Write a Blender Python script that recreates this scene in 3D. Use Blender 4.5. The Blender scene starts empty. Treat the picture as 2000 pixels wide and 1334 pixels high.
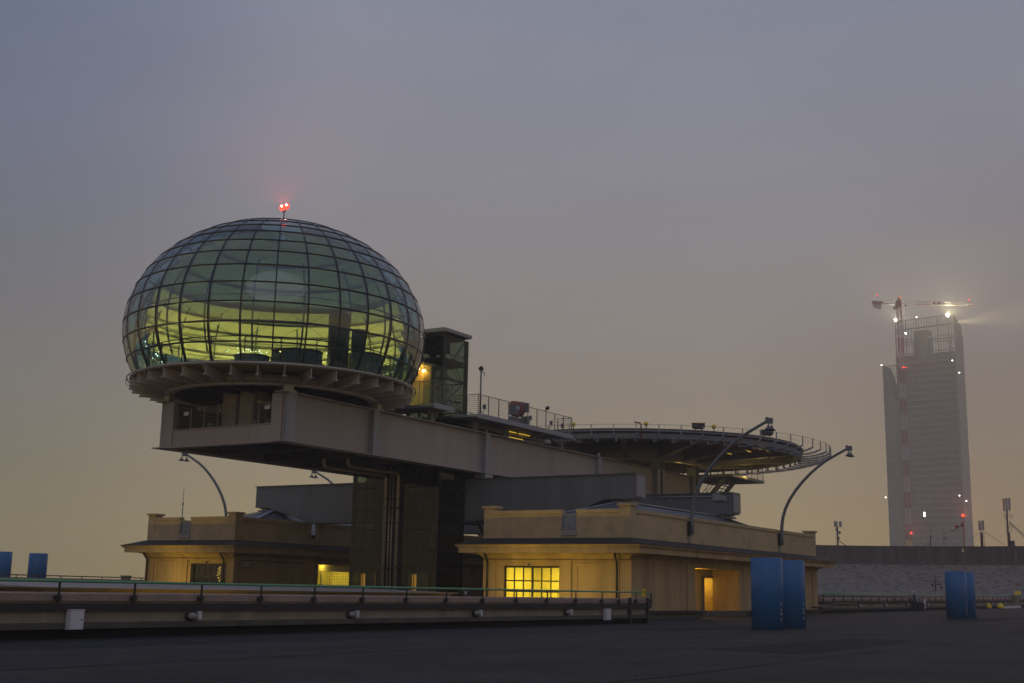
import bpy, math, random
from mathutils import Vector as V, Matrix
random.seed(7)
sc = bpy.context.scene
COL = sc.collection
PI = math.pi
SHAFT_T = 48.6                       # centre line of the steel bridge
# ------------------------------------------------------------------ materials
def mat(name, col, rough=.6, metal=0, var=.12, scale=1.2, bump=0, streak=0, fine=0, dirt=None, spec=.4, mp3=None, lo_=.32, hi_=.7):
    m = bpy.data.materials.new(name); m.use_nodes = True
    nt = m.node_tree; n = nt.nodes; L = nt.links
    b = n['Principled BSDF']
    b.inputs['Roughness'].default_value = rough; b.inputs['Metallic'].default_value = metal
    b.inputs['Specular IOR Level'].default_value = spec
    g = n.new('ShaderNodeNewGeometry')
    mp = n.new('ShaderNodeMapping'); mp.inputs['Scale'].default_value = mp3 or (1, 1, .12 if streak else 1)
    L.new(g.outputs['Position'], mp.inputs['Vector'])
    nz = n.new('ShaderNodeTexNoise'); nz.inputs['Scale'].default_value = scale; nz.inputs['Detail'].default_value = 7
    nz.inputs['Roughness'].default_value = .62
    L.new(mp.outputs[0], nz.inputs['Vector'])
    r = n.new('ShaderNodeValToRGB'); r.color_ramp.elements[0].position = lo_; r.color_ramp.elements[1].position = hi_
    lo = tuple(c * (1 - var) for c in col) if dirt is None else dirt
    r.color_ramp.elements[0].color = (*lo, 1); r.color_ramp.elements[1].color = (*[min(1, c * (1 + var * .6)) for c in col], 1)
    L.new(nz.outputs[0], r.inputs[0])
    out = r.outputs[0]
    if fine:
        n2 = n.new('ShaderNodeTexNoise'); n2.inputs['Scale'].default_value = fine; n2.inputs['Detail'].default_value = 3
        L.new(g.outputs['Position'], n2.inputs['Vector'])
        r2 = n.new('ShaderNodeMapRange'); r2.inputs[1].default_value = .25; r2.inputs[2].default_value = .75; r2.inputs[3].default_value = .62; r2.inputs[4].default_value = 1.38
        L.new(n2.outputs[0], r2.inputs[0])
        mx = n.new('ShaderNodeVectorMath'); mx.operation = 'SCALE'
        L.new(out, mx.inputs[0]); L.new(r2.outputs[0], mx.inputs['Scale']); out = mx.outputs[0]
    L.new(out, b.inputs['Base Color'])
    rr = n.new('ShaderNodeMapRange'); rr.inputs[3].default_value = max(.05, rough - .12); rr.inputs[4].default_value = min(1, rough + .12)
    L.new(nz.outputs[0], rr.inputs[0]); L.new(rr.outputs[0], b.inputs['Roughness'])
    if bump:
        bp = n.new('ShaderNodeBump'); bp.inputs['Strength'].default_value = bump; bp.inputs['Distance'].default_value = .02
        n3 = n.new('ShaderNodeTexNoise'); n3.inputs['Scale'].default_value = fine or 14; n3.inputs['Detail'].default_value = 4
        L.new(g.outputs['Position'], n3.inputs['Vector']); L.new(n3.outputs[0], bp.inputs['Height']); L.new(bp.outputs[0], b.inputs['Normal'])
    return m
def emit(name, col, s):
    m = bpy.data.materials.new(name); m.use_nodes = True; n = m.node_tree.nodes; n.clear()
    e = n.new('ShaderNodeEmission'); e.inputs[0].default_value = (*col, 1); e.inputs[1].default_value = s
    o = n.new('ShaderNodeOutputMaterial'); m.node_tree.links.new(e.outputs[0], o.inputs[0]); return m
def glass(name, tint, rough=.02, f0=.05, gain=.9, frit=0):
    m = bpy.data.materials.new(name); m.use_nodes = True; nt = m.node_tree; n = nt.nodes; L = nt.links; n.clear()
    tr = n.new('ShaderNodeBsdfTransparent'); tr.inputs[0].default_value = (*tint, 1)
    gl = n.new('ShaderNodeBsdfGlossy'); gl.inputs['Roughness'].default_value = rough
    lw = n.new('ShaderNodeLayerWeight'); lw.inputs[0].default_value = .5
    p = n.new('ShaderNodeMath'); p.operation = 'POWER'; p.inputs[1].default_value = 4.5
    a = n.new('ShaderNodeMath'); a.operation = 'MULTIPLY_ADD'; a.inputs[1].default_value = gain; a.inputs[2].default_value = f0
    L.new(lw.outputs['Facing'], p.inputs[0]); L.new(p.outputs[0], a.inputs[0])
    mx = n.new('ShaderNodeMixShader'); 
    if frit:
        df = n.new('ShaderNodeBsdfTranslucent'); df.inputs[0].default_value = (.30, .52, .52, 1); m2 = n.new('ShaderNodeMixShader'); m2.inputs[0].default_value = frit
        L.new(tr.outputs[0], m2.inputs[1]); L.new(df.outputs[0], m2.inputs[2]); tr = m2
    L.new(a.outputs[0], mx.inputs[0]); L.new(tr.outputs[0], mx.inputs[1]); L.new(gl.outputs[0], mx.inputs[2])
    o = n.new('ShaderNodeOutputMaterial'); L.new(mx.outputs[0], o.inputs[0]); return m
M = dict(
 asphalt=mat('asphalt', (.055, .052, .046), .9, spec=.15, var=.3, scale=.45, fine=11, bump=1, mp3=(.7, 1, 1), lo_=.35, hi_=.65),
 asphalt_dark2=mat('asphalt_patch_dark', (.030, .029, .027), .9, spec=.15, var=.35, scale=1.1, fine=16, bump=.6), asphalt_light=mat('asphalt_patch_light', (.056, .053, .047), .9, spec=.15, var=.35, scale=.9, fine=18, bump=.6),
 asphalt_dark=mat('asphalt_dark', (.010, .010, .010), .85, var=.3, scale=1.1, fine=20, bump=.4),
 plaster=mat('plaster', (.44, .315, .15), .85, var=.3, scale=1.1, bump=.15, streak=1),
 plaster2=mat('plaster_parapet', (.49, .38, .205), .85, var=.22, scale=1.2, bump=.2),
 slate=mat('slate_flashing', (.034, .031, .027), .75, var=.4, scale=3, bump=.3),
 pink=mat('coping_stone', (.37, .27, .22), .8, var=.22, scale=.8, bump=.25, fine=30),
 cream=mat('wall_cream', (.30, .25, .175), .85, var=.3, scale=1.3, bump=.2, streak=1),
 brown=mat('brown_ledge', (.105, .09, .07), .8, var=.35, scale=1.4, bump=.2),
 chan=mat('dark_channel', (.042, .035, .032), .7, var=.3, scale=1),
 concrete=mat('board_concrete', (.11, .095, .078), .9, var=.5, scale=.8, bump=.4, streak=1, dirt=(.035, .032, .028)),
 bank=mat('bank_asphalt', (.19, .165, .135), .85, var=.4, scale=1.2, bump=.3, dirt=(.085, .078, .068), mp3=(.7, .8, 3.2), lo_=.40, hi_=.52),
 roofgrey=mat('roof_sheet', (.36, .32, .28), .7, var=.15, scale=2, bump=.2, fine=18),
 zinc=mat('zinc_roof', (.13, .135, .145), .45, var=.25, scale=1.5),
 zincb=mat('zinc_hip', (.33, .37, .44), .35, var=.15, scale=1.5),
 steel=mat('grey_painted_steel', (.37, .32, .28), .5, var=.13, scale=1.0, streak=1),
 steelb=mat('blue_grey_steel', (.155, .17, .18), .45, var=.18, scale=.9, streak=1),
 steelc=mat('stiffener_steel', (.30, .31, .32), .42, var=.12, scale=.9),
 steeld=mat('dark_steel', (.06, .06, .058), .5, var=.25, scale=1.3),
 soffit=mat('soffit_panel', (.20, .15, .065), .7), ribm=mat('rib_steel', (.52, .46, .37), .5, var=.1, scale=1),
 frame=mat('glazing_frame', (.020, .022, .024), .35, var=.15),
 rail=mat('rail_green', (.12, .36, .17), .4, var=.15),
 railx=mat('rail_steel', (.22, .215, .205), .35, .3, var=.15),
 iron=mat('black_iron', (.028, .026, .025), .5, var=.2),
 blue=mat('blue_paint', (.042, .165, .38), .42, var=.13, scale=.8, streak=1),
 copper=mat('pipe_lagging', (.56, .47, .34), .38, .35, var=.15, scale=2),
 white=mat('white_box', (.66, .66, .66), .55, var=.1, scale=2.5),
 lampglass=mat('bulkhead_lens', (.30, .30, .24), .25, var=.1),
 yellow=mat('yellow_paint', (.95, .68, .04), .5, var=.1),
 red=mat('red_paint', (.24, .05, .035), .45, var=.15),
 darkred=mat('orange_pipe', (.45, .10, .03), .5, var=.15),
 lightgrey=mat('light_panel', (.32, .30, .28), .6, var=.1),
 sail=mat('shade_fabric', (.72, .66, .42), .8, var=.06),
 sail_dim=mat('shade_fabric_dim', (.30, .33, .25), .8, var=.06), sail_dim_blue=mat('shade_fabric_dim_blue', (.07, .135, .21), .8, var=.06),  # sail fabric again, darkened and blued to paint the dimmer upper dome
 room=mat('room_wall', (.80, .74, .50), .8, var=.04),
 floorw=mat('interior_floor', (.20, .17, .10), .35, var=.2),
 core=mat('core_panel', (.30, .26, .17), .5, var=.1, streak=1),
 wood=mat('door_leaf', (.90, .68, .26), .55, var=.08),
 doorgrey=mat('door_grey', (.17, .15, .12), .55, var=.08),
 tower=mat('tower_cladding', (.34, .34, .25), .5, var=.25, scale=.05),
 towerl=mat('tower_slab_edge', (.45, .43, .33), .6, var=.1, scale=.1),
 towerd=mat('tower_glazing', (.33, .33, .24), .2, var=.2, scale=.08),
 craner=mat('crane_red', (.34, .07, .05), .6, var=.1),
 cranew=mat('crane_white', (.52, .48, .44), .6, var=.1),
 fog_ground=mat('city_ground', (.12, .12, .11), .95, var=.3, scale=.01),
 text=mat('lettering', (.03, .025, .01), .7, var=.05),
 domeglass=glass('dome_glass', (.385, .62, .665), .015, .16, .85, frit=.05),
 shaftglass=glass('shaft_glass', (.62, .68, .62), .03, .025, .6),
 clear=glass('clear_glass', (.75, .78, .6), .04, .06, .8),
 darkpane=glass('dark_pane', (.35, .33, .25), .05, .08, .8),
 e_red=emit('beacon_red', (1, .03, .03), 4), e_hot=emit('beacon_hot', (1, .75, .5), 30), e_redc=emit('beacon_core', (1, .04, .02), 4),
 e_warm=emit('lamp_warm', (1, .72, .2), 40), e_strip=emit('strip_warm', (1, .62, .06), .6),
 e_white=emit('flood_white', (1, .97, .72), 60), e_spark=emit('small_white', (1, 1, .75), 6),
 e_lit=emit('lit_lift_lobby', (1, .45, .06), .55), e_exit=emit('exit_green', (.12, .7, .2), .8), e_bulb=emit('string_bulb', (1, .72, .25), 9),
)
# ------------------------------------------------------------------ objects
def tag(o, label=None, cat=None, group=None, kind=None):
    if label: o['label'] = label
    if cat: o['category'] = cat
    if group: o['group'] = group
    if kind: o['kind'] = kind
    return o
def thing(name, loc, label, cat, group=None, rz=0):
    o = bpy.data.objects.new(name, None); COL.objects.link(o); o.empty_display_size = .3
    o.location = loc; o.rotation_euler = (0, 0, rz)
    o['mw'] = [c for row in (Matrix.Translation(V(loc)) @ Matrix.Rotation(rz, 4, 'Z')) for c in row]
    return tag(o, label, cat, group)
def root_matrix(o):
    while o.parent: o = o.parent
    if 'mw' in o:
        f = list(o['mw']); return Matrix([f[0:4], f[4:8], f[8:12], f[12:16]])
    return Matrix.Translation(o.location)
LIFT = [False, 0]
def lift(p): return p + V((0, 0, (max(0, p.x - 55) * .0042 if LIFT[0] else 0) + LIFT[1]))
class MB:
    def __init__(s): s.v = []; s.f = []; s.sm = []
    def add(s, vs, fs, smooth=False):
        k = len(s.v); s.v += [V(p) for p in vs]; s.f += [tuple(i + k for i in f) for f in fs]; s.sm += [smooth] * len(fs); return s
    def box(s, x0, x1, y0, y1, z0, z1):
        return s.add([(x, y, z) for x in (x0, x1) for y in (y0, y1) for z in (z0, z1)],
                     [(0, 1, 3, 2), (4, 6, 7, 5), (0, 4, 5, 1), (2, 3, 7, 6), (0, 2, 6, 4), (1, 5, 7, 3)])
    def beam(s, p, q, w, h, up=(0, 0, 1), off=(0, 0)):
        p, q, up = V(p), V(q), V(up); d = (q - p).normalized(); x = d.cross(up)
        if x.length < 1e-5: x = d.cross(V((1, 0, 0)))
        x.normalize(); u = x.cross(d)
        o = x * off[0] + u * off[1]
        vs = [c + o + x * a * w / 2 + u * b * h / 2 for c in (p, q) for a, b in ((-1, -1), (1, -1), (1, 1), (-1, 1))]
        return s.add(vs, [(3, 2, 1, 0), (4, 5, 6, 7), (0, 1, 5, 4), (1, 2, 6, 5), (2, 3, 7, 6), (3, 0, 4, 7)])
    def ibeam(s, p, q, w, h, t=.03):
        s.beam(p, q, w, t, off=(0, h / 2 - t / 2)); s.beam(p, q, w, t, off=(0, -h / 2 + t / 2)); return s.beam(p, q, t, h - 2 * t)
    def tube(s, pts, r, n=8, closed=False, cap=True, r1=None):
        pts = [V(p) for p in pts]; k = len(s.v); N = len(pts); prev = None; vs = []
        for i, p in enumerate(pts):
            a = pts[(i - 1) % N] if (i or closed) else p; b = pts[(i + 1) % N] if (i < N - 1 or closed) else p
            d = (b - a).normalized()
            if prev is None:
                x = d.cross(V((0, 0, 1))); x = x if x.length > 1e-3 else d.cross(V((1, 0, 0)))
            else: x = prev - d * prev.dot(d)
            x.normalize(); prev = x; y = d.cross(x)
            rr = r if r1 is None else r + (r1 - r) * i / max(1, N - 1)
            vs += [p + (x * math.cos(2 * PI * j / n) + y * math.sin(2 * PI * j / n)) * rr for j in range(n)]
        fs = []
        for i in range(N if closed else N - 1):
            for j in range(n):
                a, b = i * n, ((i + 1) % N) * n
                fs.append((a + j, a + (j + 1) % n, b + (j + 1) % n, b + j))
        s.add(vs, fs, True)
        if cap and not closed:
            s.f.append(tuple(k + j for j in range(n))[::-1]); s.f.append(tuple(k + (N - 1) * n + j for j in range(n))); s.sm += [False, False]
        return s
    def rev(s, c, prof, n=64, a0=0, a1=2 * PI, closed=True, smooth=True):
        """revolve a closed (r,z) profile about the vertical through c"""
        full = abs(a1 - a0 - 2 * PI) < 1e-6; m = n if full else n + 1; P = len(prof)
        vs = [(c[0] + r * math.cos(a0 + (a1 - a0) * i / n), c[1] + r * math.sin(a0 + (a1 - a0) * i / n), z) for i in range(m) for r, z in prof]
        fs = []
        for i in range(n):
            a, b = i * P, ((i + 1) % m) * P
            for j in range(P if closed else P - 1):
                fs.append((a + j, b + j, b + (j + 1) % P, a + (j + 1) % P))
        s.add(vs, fs, smooth)
        if not full and closed:
            k = len(s.v) - len(vs); s.f += [tuple(range(k, k + P)), tuple(range(k + (m - 1) * P, k + m * P))[::-1]]; s.sm += [False, False]
        return s
    def sweep(s, path, prof):
        """closed profile (offset to the right of travel, z) along a 2-D path, mitred"""
        P = len(prof); N = len(path); vs = []
        for i, p in enumerate(path):
            p = V(p).to_2d(); a = V(path[max(0, i - 1)]).to_2d(); b = V(path[min(N - 1, i + 1)]).to_2d()
            d = (b - a).normalized(); nn = V((d.y, -d.x))
            vs += [(p.x + nn.x * o, p.y + nn.y * o, z) for o, z in prof]
        fs = [(i * P + j, (i + 1) * P + j, (i + 1) * P + (j + 1) % P, i * P + (j + 1) % P) for i in range(N - 1) for j in range(P)]
        fs += [tuple(range(P)), tuple(range((N - 1) * P, N * P))[::-1]]
        return s.add(vs, fs)
    def ell(s, c, rx, ry, rz, n=12, m=8):
        vs = [(c[0] + rx * math.cos(u) * math.cos(w), c[1] + ry * math.cos(u) * math.sin(w), c[2] + rz * math.sin(u))
              for u in [-PI / 2 + PI * i / m for i in range(m + 1)] for w in [2 * PI * j / n for j in range(n)]]
        return s.add(vs, [(i * n + j, i * n + (j + 1) % n, (i + 1) * n + (j + 1) % n, (i + 1) * n + j) for i in range(m) for j in range(n)], True)
    def poly(s, pts, d):
        """extrude a planar polygon by vector d"""
        n = len(pts); d = V(d); vs = [V(p) for p in pts] + [V(p) + d for p in pts]
        return s.add(vs, [tuple(range(n)), tuple(range(n, 2 * n))[::-1]] + [(i, (i + 1) % n, n + (i + 1) % n, n + i) for i in range(n)])
    def build(s, name, m, parent=None, label=None):
        if LIFT[0] or LIFT[1]: s.v = [lift(p) for p in s.v]
        me = bpy.data.meshes.new(name)
        inv = root_matrix(parent).inverted() if parent else Matrix()
        o = bpy.data.objects.new(name, me)
        if parent is None and s.v:
            xs = [p.x for p in s.v]; ys = [p.y for p in s.v]; zs = [p.z for p in s.v]
            o.location = ((min(xs) + max(xs)) / 2, (min(ys) + max(ys)) / 2, min(zs)); inv = Matrix.Translation(-V(o.location))
        me.from_pydata([inv @ p for p in s.v], [], s.f); me.polygons.foreach_set('use_smooth', s.sm)
        me.materials.append(M[m] if isinstance(m, str) else m); me.update()
        import bmesh as _b
        bm = _b.new(); bm.from_mesh(me); _b.ops.remove_doubles(bm, verts=bm.verts, dist=1e-5) if len(s.v) < 60000 else None
        _b.ops.recalc_face_normals(bm, faces=bm.faces); bm.to_mesh(me); bm.free()
        COL.objects.link(o)
        if parent: o.parent = parent
        if label: o['label'] = label
        return o
def copy_tree(o, loc=None, rz=None, parent=None, label=None, group=None):
    c = o.copy(); COL.objects.link(c); c.parent = parent
    if loc is not None: c.location = loc
    if rz is not None: c.rotation_euler = (0, 0, rz)
    if label: c['label'] = label
    if group: c['group'] = group
    for ch in list(o.children): copy_tree(ch, parent=c)
    return c
def light(name, kind, loc, col, e, size=.3, rot=None, **k):
    l = bpy.data.lights.new(name, kind); l.color = col; l.energy = e
    if kind == 'AREA': l.size = size
    elif kind != 'SUN': l.shadow_soft_size = size
    for a, b in k.items(): setattr(l, a, b)
    o = bpy.data.objects.new(name, l); o.location = loc; COL.objects.link(o)
    if rot: o.rotation_euler = rot
    return o
def lookdir(o, d): o.rotation_euler = V(d).to_track_quat('-Z', 'Y').to_euler()
def cir(c, R, z, n=64, a0=0, a1=2 * PI, end=False):
    return [(c[0] + R * math.cos(a0 + (a1 - a0) * i / n), c[1] + R * math.sin(a0 + (a1 - a0) * i / n), z) for i in range(n + (1 if end else 0))]
# ------------------------------------------------------------------ camera
PITCH, ROLL, AL = .19751609, .019562, .56029306
heading = AL
cam = bpy.data.cameras.new('camera'); co = bpy.data.objects.new('camera', cam); COL.objects.link(co); sc.camera = co
cam.sensor_width = 36; cam.lens = 2425 / 2000 * 36; cam.clip_start = .1; cam.clip_end = 6000
co.matrix_world = Matrix.Translation((0, 0, 1.4)) @ Matrix.Rotation(heading - PI / 2, 4, 'Z') @ Matrix.Rotation(PI / 2 + PITCH, 4, 'X') @ Matrix.Rotation(ROLL, 4, 'Z')
rt_cam = V((math.cos(heading - PI / 2), math.sin(heading - PI / 2), 0)); fwd_cam = V((math.cos(heading), math.sin(heading), 0))
# ------------------------------------------------------------------ sky
w = bpy.data.worlds.new('World'); sc.world = w; w.use_nodes = True
nt = w.node_tree; n = nt.nodes; L = nt.links; bg = n['Background']
tc = n.new('ShaderNodeTexCoord'); sx = n.new('ShaderNodeSeparateXYZ'); L.new(tc.outputs['Generated'], sx.inputs[0])
ramp = n.new('ShaderNodeValToRGB'); cr = ramp.color_ramp
def srgb(r, g, b): return tuple(((c / 255 + .055) / 1.055) ** 2.4 if c > 10 else c / 3294 for c in (r, g, b)) + (1,)
stops = [(0, (182, 154, 92)), (.05, (178, 156, 102)), (.12, (163, 149, 118)), (.2, (147, 139, 131)), (.3, (137, 136, 144)), (.46, (127, 134, 153)), (1, (118, 128, 154))]
cr.elements[0].position = 0; cr.elements[0].color = srgb(*stops[0][1]); cr.elements[1].position = 1; cr.elements[1].color = srgb(*stops[-1][1])
for p, c in stops[1:-1]:
    e = cr.elements.new(p); e.color = srgb(*c)
L.new(sx.outputs['Z'], ramp.inputs[0])
def azdir(dx): a = heading - math.atan(dx / 2473); return (math.cos(a), math.sin(a), 0)
fl_ = n.new('ShaderNodeVectorMath'); fl_.operation = 'MULTIPLY'; fl_.inputs[1].default_value = (1, 1, 0); L.new(tc.outputs['Generated'], fl_.inputs[0])
hor = n.new('ShaderNodeVectorMath'); hor.operation = 'NORMALIZE'; L.new(fl_.outputs[0], hor.inputs[0])
dv = n.new('ShaderNodeVectorMath'); dv.operation = 'DOT_PRODUCT'; dv.inputs[1].default_value = azdir(-1650)
L.new(hor.outputs[0], dv.inputs[0])
mr = n.new('ShaderNodeMapRange'); mr.interpolation_type = 'SMOOTHSTEP'; mr.inputs[1].default_value = .90; mr.inputs[2].default_value = 1.0; mr.inputs[3].default_value = 0; mr.inputs[4].default_value = 1
L.new(dv.outputs['Value'], mr.inputs[0])
mx = n.new('ShaderNodeMix'); mx.data_type = 'RGBA'; mx.blend_type = 'MULTIPLY'
L.new(mr.outputs[0], mx.inputs[0]); L.new(ramp.outputs[0], mx.inputs[6]); mx.inputs[7].default_value = (.50, .60, .76, 1)
dv2 = n.new('ShaderNodeVectorMath'); dv2.operation = 'DOT_PRODUCT'; dv2.inputs[1].default_value = azdir(1500)
L.new(hor.outputs[0], dv2.inputs[0])
mr2 = n.new('ShaderNodeMapRange'); mr2.interpolation_type = 'SMOOTHSTEP'; mr2.inputs[1].default_value = .93; mr2.inputs[2].default_value = 1.0; mr2.inputs[3].default_value = 0; mr2.inputs[4].default_value = 1
L.new(dv2.outputs['Value'], mr2.inputs[0])
mx2 = n.new('ShaderNodeMix'); mx2.data_type = 'RGBA'; mx2.blend_type = 'MULTIPLY'
mz = n.new('ShaderNodeMapRange'); mz.interpolation_type = 'SMOOTHSTEP'; mz.inputs[1].default_value = .10; mz.inputs[2].default_value = .42; mz.inputs[3].default_value = 1; mz.inputs[4].default_value = .15
L.new(sx.outputs['Z'], mz.inputs[0]); mm_ = n.new('ShaderNodeMath'); mm_.operation = 'MULTIPLY'; L.new(mr2.outputs[0], mm_.inputs[0]); L.new(mz.outputs[0], mm_.inputs[1]); L.new(mm_.outputs[0], mx2.inputs[0]); L.new(mx.outputs[2], mx2.inputs[6]); mx2.inputs[7].default_value = (.70, .66, .72, 1)
dv3 = n.new('ShaderNodeVectorMath'); dv3.operation = 'DOT_PRODUCT'; dv3.inputs[1].default_value = (math.cos(heading + .12), math.sin(heading + .12), 0)
L.new(hor.outputs[0], dv3.inputs[0])
mr3 = n.new('ShaderNodeMapRange'); mr3.interpolation_type = 'SMOOTHSTEP'; mr3.inputs[1].default_value = -.4; mr3.inputs[2].default_value = .8; mr3.inputs[3].default_value = 1; mr3.inputs[4].default_value = 0
L.new(dv3.outputs['Value'], mr3.inputs[0])
mx3 = n.new('ShaderNodeMix'); mx3.data_type = 'RGBA'; mx3.blend_type = 'MULTIPLY'
L.new(mr3.outputs[0], mx3.inputs[0]); L.new(mx2.outputs[2], mx3.inputs[6]); mx3.inputs[7].default_value = (.74, .75, .90, 1)
cn = n.new('ShaderNodeTexNoise'); cn.inputs['Scale'].default_value = 3.2; cn.inputs['Detail'].default_value = 5; cn.inputs['Roughness'].default_value = .55
cm = n.new('ShaderNodeMapping'); cm.inputs['Scale'].default_value = (1, 1, 3.2); L.new(tc.outputs['Generated'], cm.inputs[0]); L.new(cm.outputs[0], cn.inputs['Vector'])
cq = n.new('ShaderNodeMapRange'); cq.inputs[1].default_value = .3; cq.inputs[2].default_value = .7; cq.inputs[3].default_value = .95; cq.inputs[4].default_value = 1.05; L.new(cn.outputs[0], cq.inputs[0])
cs = n.new('ShaderNodeVectorMath'); cs.operation = 'SCALE'; L.new(mx3.outputs[2], cs.inputs[0]); L.new(cq.outputs[0], cs.inputs['Scale'])
L.new(cs.outputs[0], bg.inputs[0]); bg.inputs[1].default_value = 1.18
# weak dusk daylight from the direction behind the camera's left
sun = light('sun', 'SUN', (0, 0, 60), (.82, .86, 1.0), .12, angle=math.radians(40)); lookdir(sun, (.65, .55, -.6))
# haze
hz = MB().box(-260, 1250, -620, 900, -33, 212).build('haze', 'fog_ground'); hz['kind'] = 'stuff'; hz['label'] = 'thin evening fog hanging over the roof and the tower'
hm = bpy.data.materials.new('haze'); hm.use_nodes = True; hn = hm.node_tree.nodes; hn.clear()
pv = hn.new('ShaderNodeVolumePrincipled'); pv.inputs['Color'].default_value = (1, .925, .84, 1); pv.inputs['Density'].default_value = .0007; pv.inputs['Anisotropy'].default_value = .2
ho = hn.new('ShaderNodeOutputMaterial'); hm.node_tree.links.new(pv.outputs[0], ho.inputs['Volume']); hz.data.materials[0] = hm
# ------------------------------------------------------------------ ground
MB().box(-255, 1240, -600, 890, -31, -30).build('city_ground', 'fog_ground')['kind'] = 'structure'
LIFT[0] = True
mb = MB(); xs = [-40, 20, 54.9, 55.1, 80, 120, 160, 200, 262]
vs = [(x, y, z) for x in xs for y, z in ((-9, 0), (69, 0), (70, .47), (106, .47), (106, -2), (-9, -2))]
mb.add(vs, [(6 * i + j, 6 * i + 6 + j, 6 * i + 6 + (j + 1) % 6, 6 * i + (j + 1) % 6) for i in range(len(xs) - 1) for j in range(6)] + [(0, 1, 2, 3, 4, 5), tuple(range(48, 54))[::-1]])
g = mb.build('roof_track', 'asphalt'); g['kind'] = 'structure'
# dark gutter strip at the foot of the wall, with an uneven edge
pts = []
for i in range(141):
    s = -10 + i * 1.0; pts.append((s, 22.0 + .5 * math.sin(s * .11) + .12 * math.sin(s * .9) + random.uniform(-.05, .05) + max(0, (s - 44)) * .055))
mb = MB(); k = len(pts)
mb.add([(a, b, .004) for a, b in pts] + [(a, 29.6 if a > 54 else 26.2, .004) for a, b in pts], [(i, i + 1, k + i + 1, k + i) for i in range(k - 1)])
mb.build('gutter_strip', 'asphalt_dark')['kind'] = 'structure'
def seam(pts, wd, m='asphalt_dark', name='tar_seam'):
    mb = MB(); vs = []
    for i, p in enumerate(pts):
        a = V(pts[max(0, i - 1)]); b = V(pts[min(len(pts) - 1, i + 1)]); d = (b - a).normalized(); q = V((-d.y, d.x)) * wd * random.uniform(.35, .6)
        vs += [(p[0] - q.x, p[1] - q.y, .008), (p[0] + q.x, p[1] + q.y, .008)]
    mb.add(vs, [(2 * i, 2 * i + 2, 2 * i + 3, 2 * i + 1) for i in range(len(pts) - 1)])
    o = mb.build(name, m); o['kind'] = 'structure'; return o
def wander(p, q, n, a): return [(p[0] + (q[0] - p[0]) * i / n + random.uniform(-a, a), p[1] + (q[1] - p[1]) * i / n + random.uniform(-a, a)) for i in range(n + 1)]
for (x0, y0, x1, y1, mm) in ((30, 10.5, 43, 13.2, 'asphalt_dark2'), (24, 15.8, 33, 18.0, 'asphalt_light'), (58, 9, 75, 12.5, 'asphalt_light'), (44, 20, 60, 21.6, 'asphalt_dark2'), (76, 16, 95, 18.5, 'asphalt_dark2')):
    P_ = [(x0, y0), (x1, y0 + .2), (x1 + .3, y1), (x0 + .5, y1 - .1)]; ps_ = []
    for a_, b_ in zip(P_, P_[1:] + P_[:1]): ps_ += [(a_[0] + (b_[0] - a_[0]) * i / 14 + random.uniform(-.12, .12), a_[1] + (b_[1] - a_[1]) * i / 14 + random.uniform(-.04, .04)) for i in range(14)]
    o = MB().add([(x, y, .005) for x, y in ps_], [tuple(range(len(ps_)))]).build('asphalt_patch', mm); o['kind'] = 'structure'
for p, q, wd in (((22, 13.6), (60, 14.4), .03), ((26, 19.4), (48, 19.9), .04), ((36, 8.2), (80, 9.0), .04), ((10, 17.5), (120, 17.0), .07), ((52, 22.5), (150, 21.5), .10), ((14, 9.2), (90, 10.5), .05), ((40, 3), (150, 9), .08)):
    seam(wander(p, q, 60, .05), wd)
LIFT[0] = False
# ------------------------------------------------------------------ inner track wall with green railing
def wall_profile(part):
    return {'base': [(-.12, -.3), (-.12, .24), (-.5, .24), (-.5, -.3)], 'plinth': [(.05, .24), (.05, .38), (.0, .40), (-.5, .40), (-.5, .24)],
            'wall_face': [(-.03, .40), (-.03, .68), (-.5, .68), (-.5, .40)], 'cable_channel': [(.07, .68), (.07, .87), (-.5, .87), (-.5, .68)],
            'lip': [(-.03, .87), (-.03, .925), (-.5, .925), (-.5, .87)], 'coping': [(.02, .925), (.03, 1.10), (-.04, 1.13), (-.52, 1.13), (-.52, .925)]}[part]
def wall_run(name, path, label):
    t = thing(name, (path[0][0], path[0][1], 0), label, 'wall')
    for p, m in (('base', 'asphalt_dark'), ('plinth', 'brown'), ('wall_face', 'cream'), ('cable_channel', 'chan'), ('lip', 'cream'), ('coping', 'pink')):
        MB().sweep(path, wall_profile(p)).build(p, m, t)
    return t
pn = [(-6, 26)] + [(s, 26) for s in range(0, 54, 6)] + [(54.1, 26)]
wl = wall_run('parapet_wall', pn, 'long low parapet wall with dark cable channel in front of the pavilions')
for s in (51.9, 53.75): MB().box(s - .09, s + .09, 25.90, 25.99, .05, 1.16).build('strap', 'iron', wl)
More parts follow.
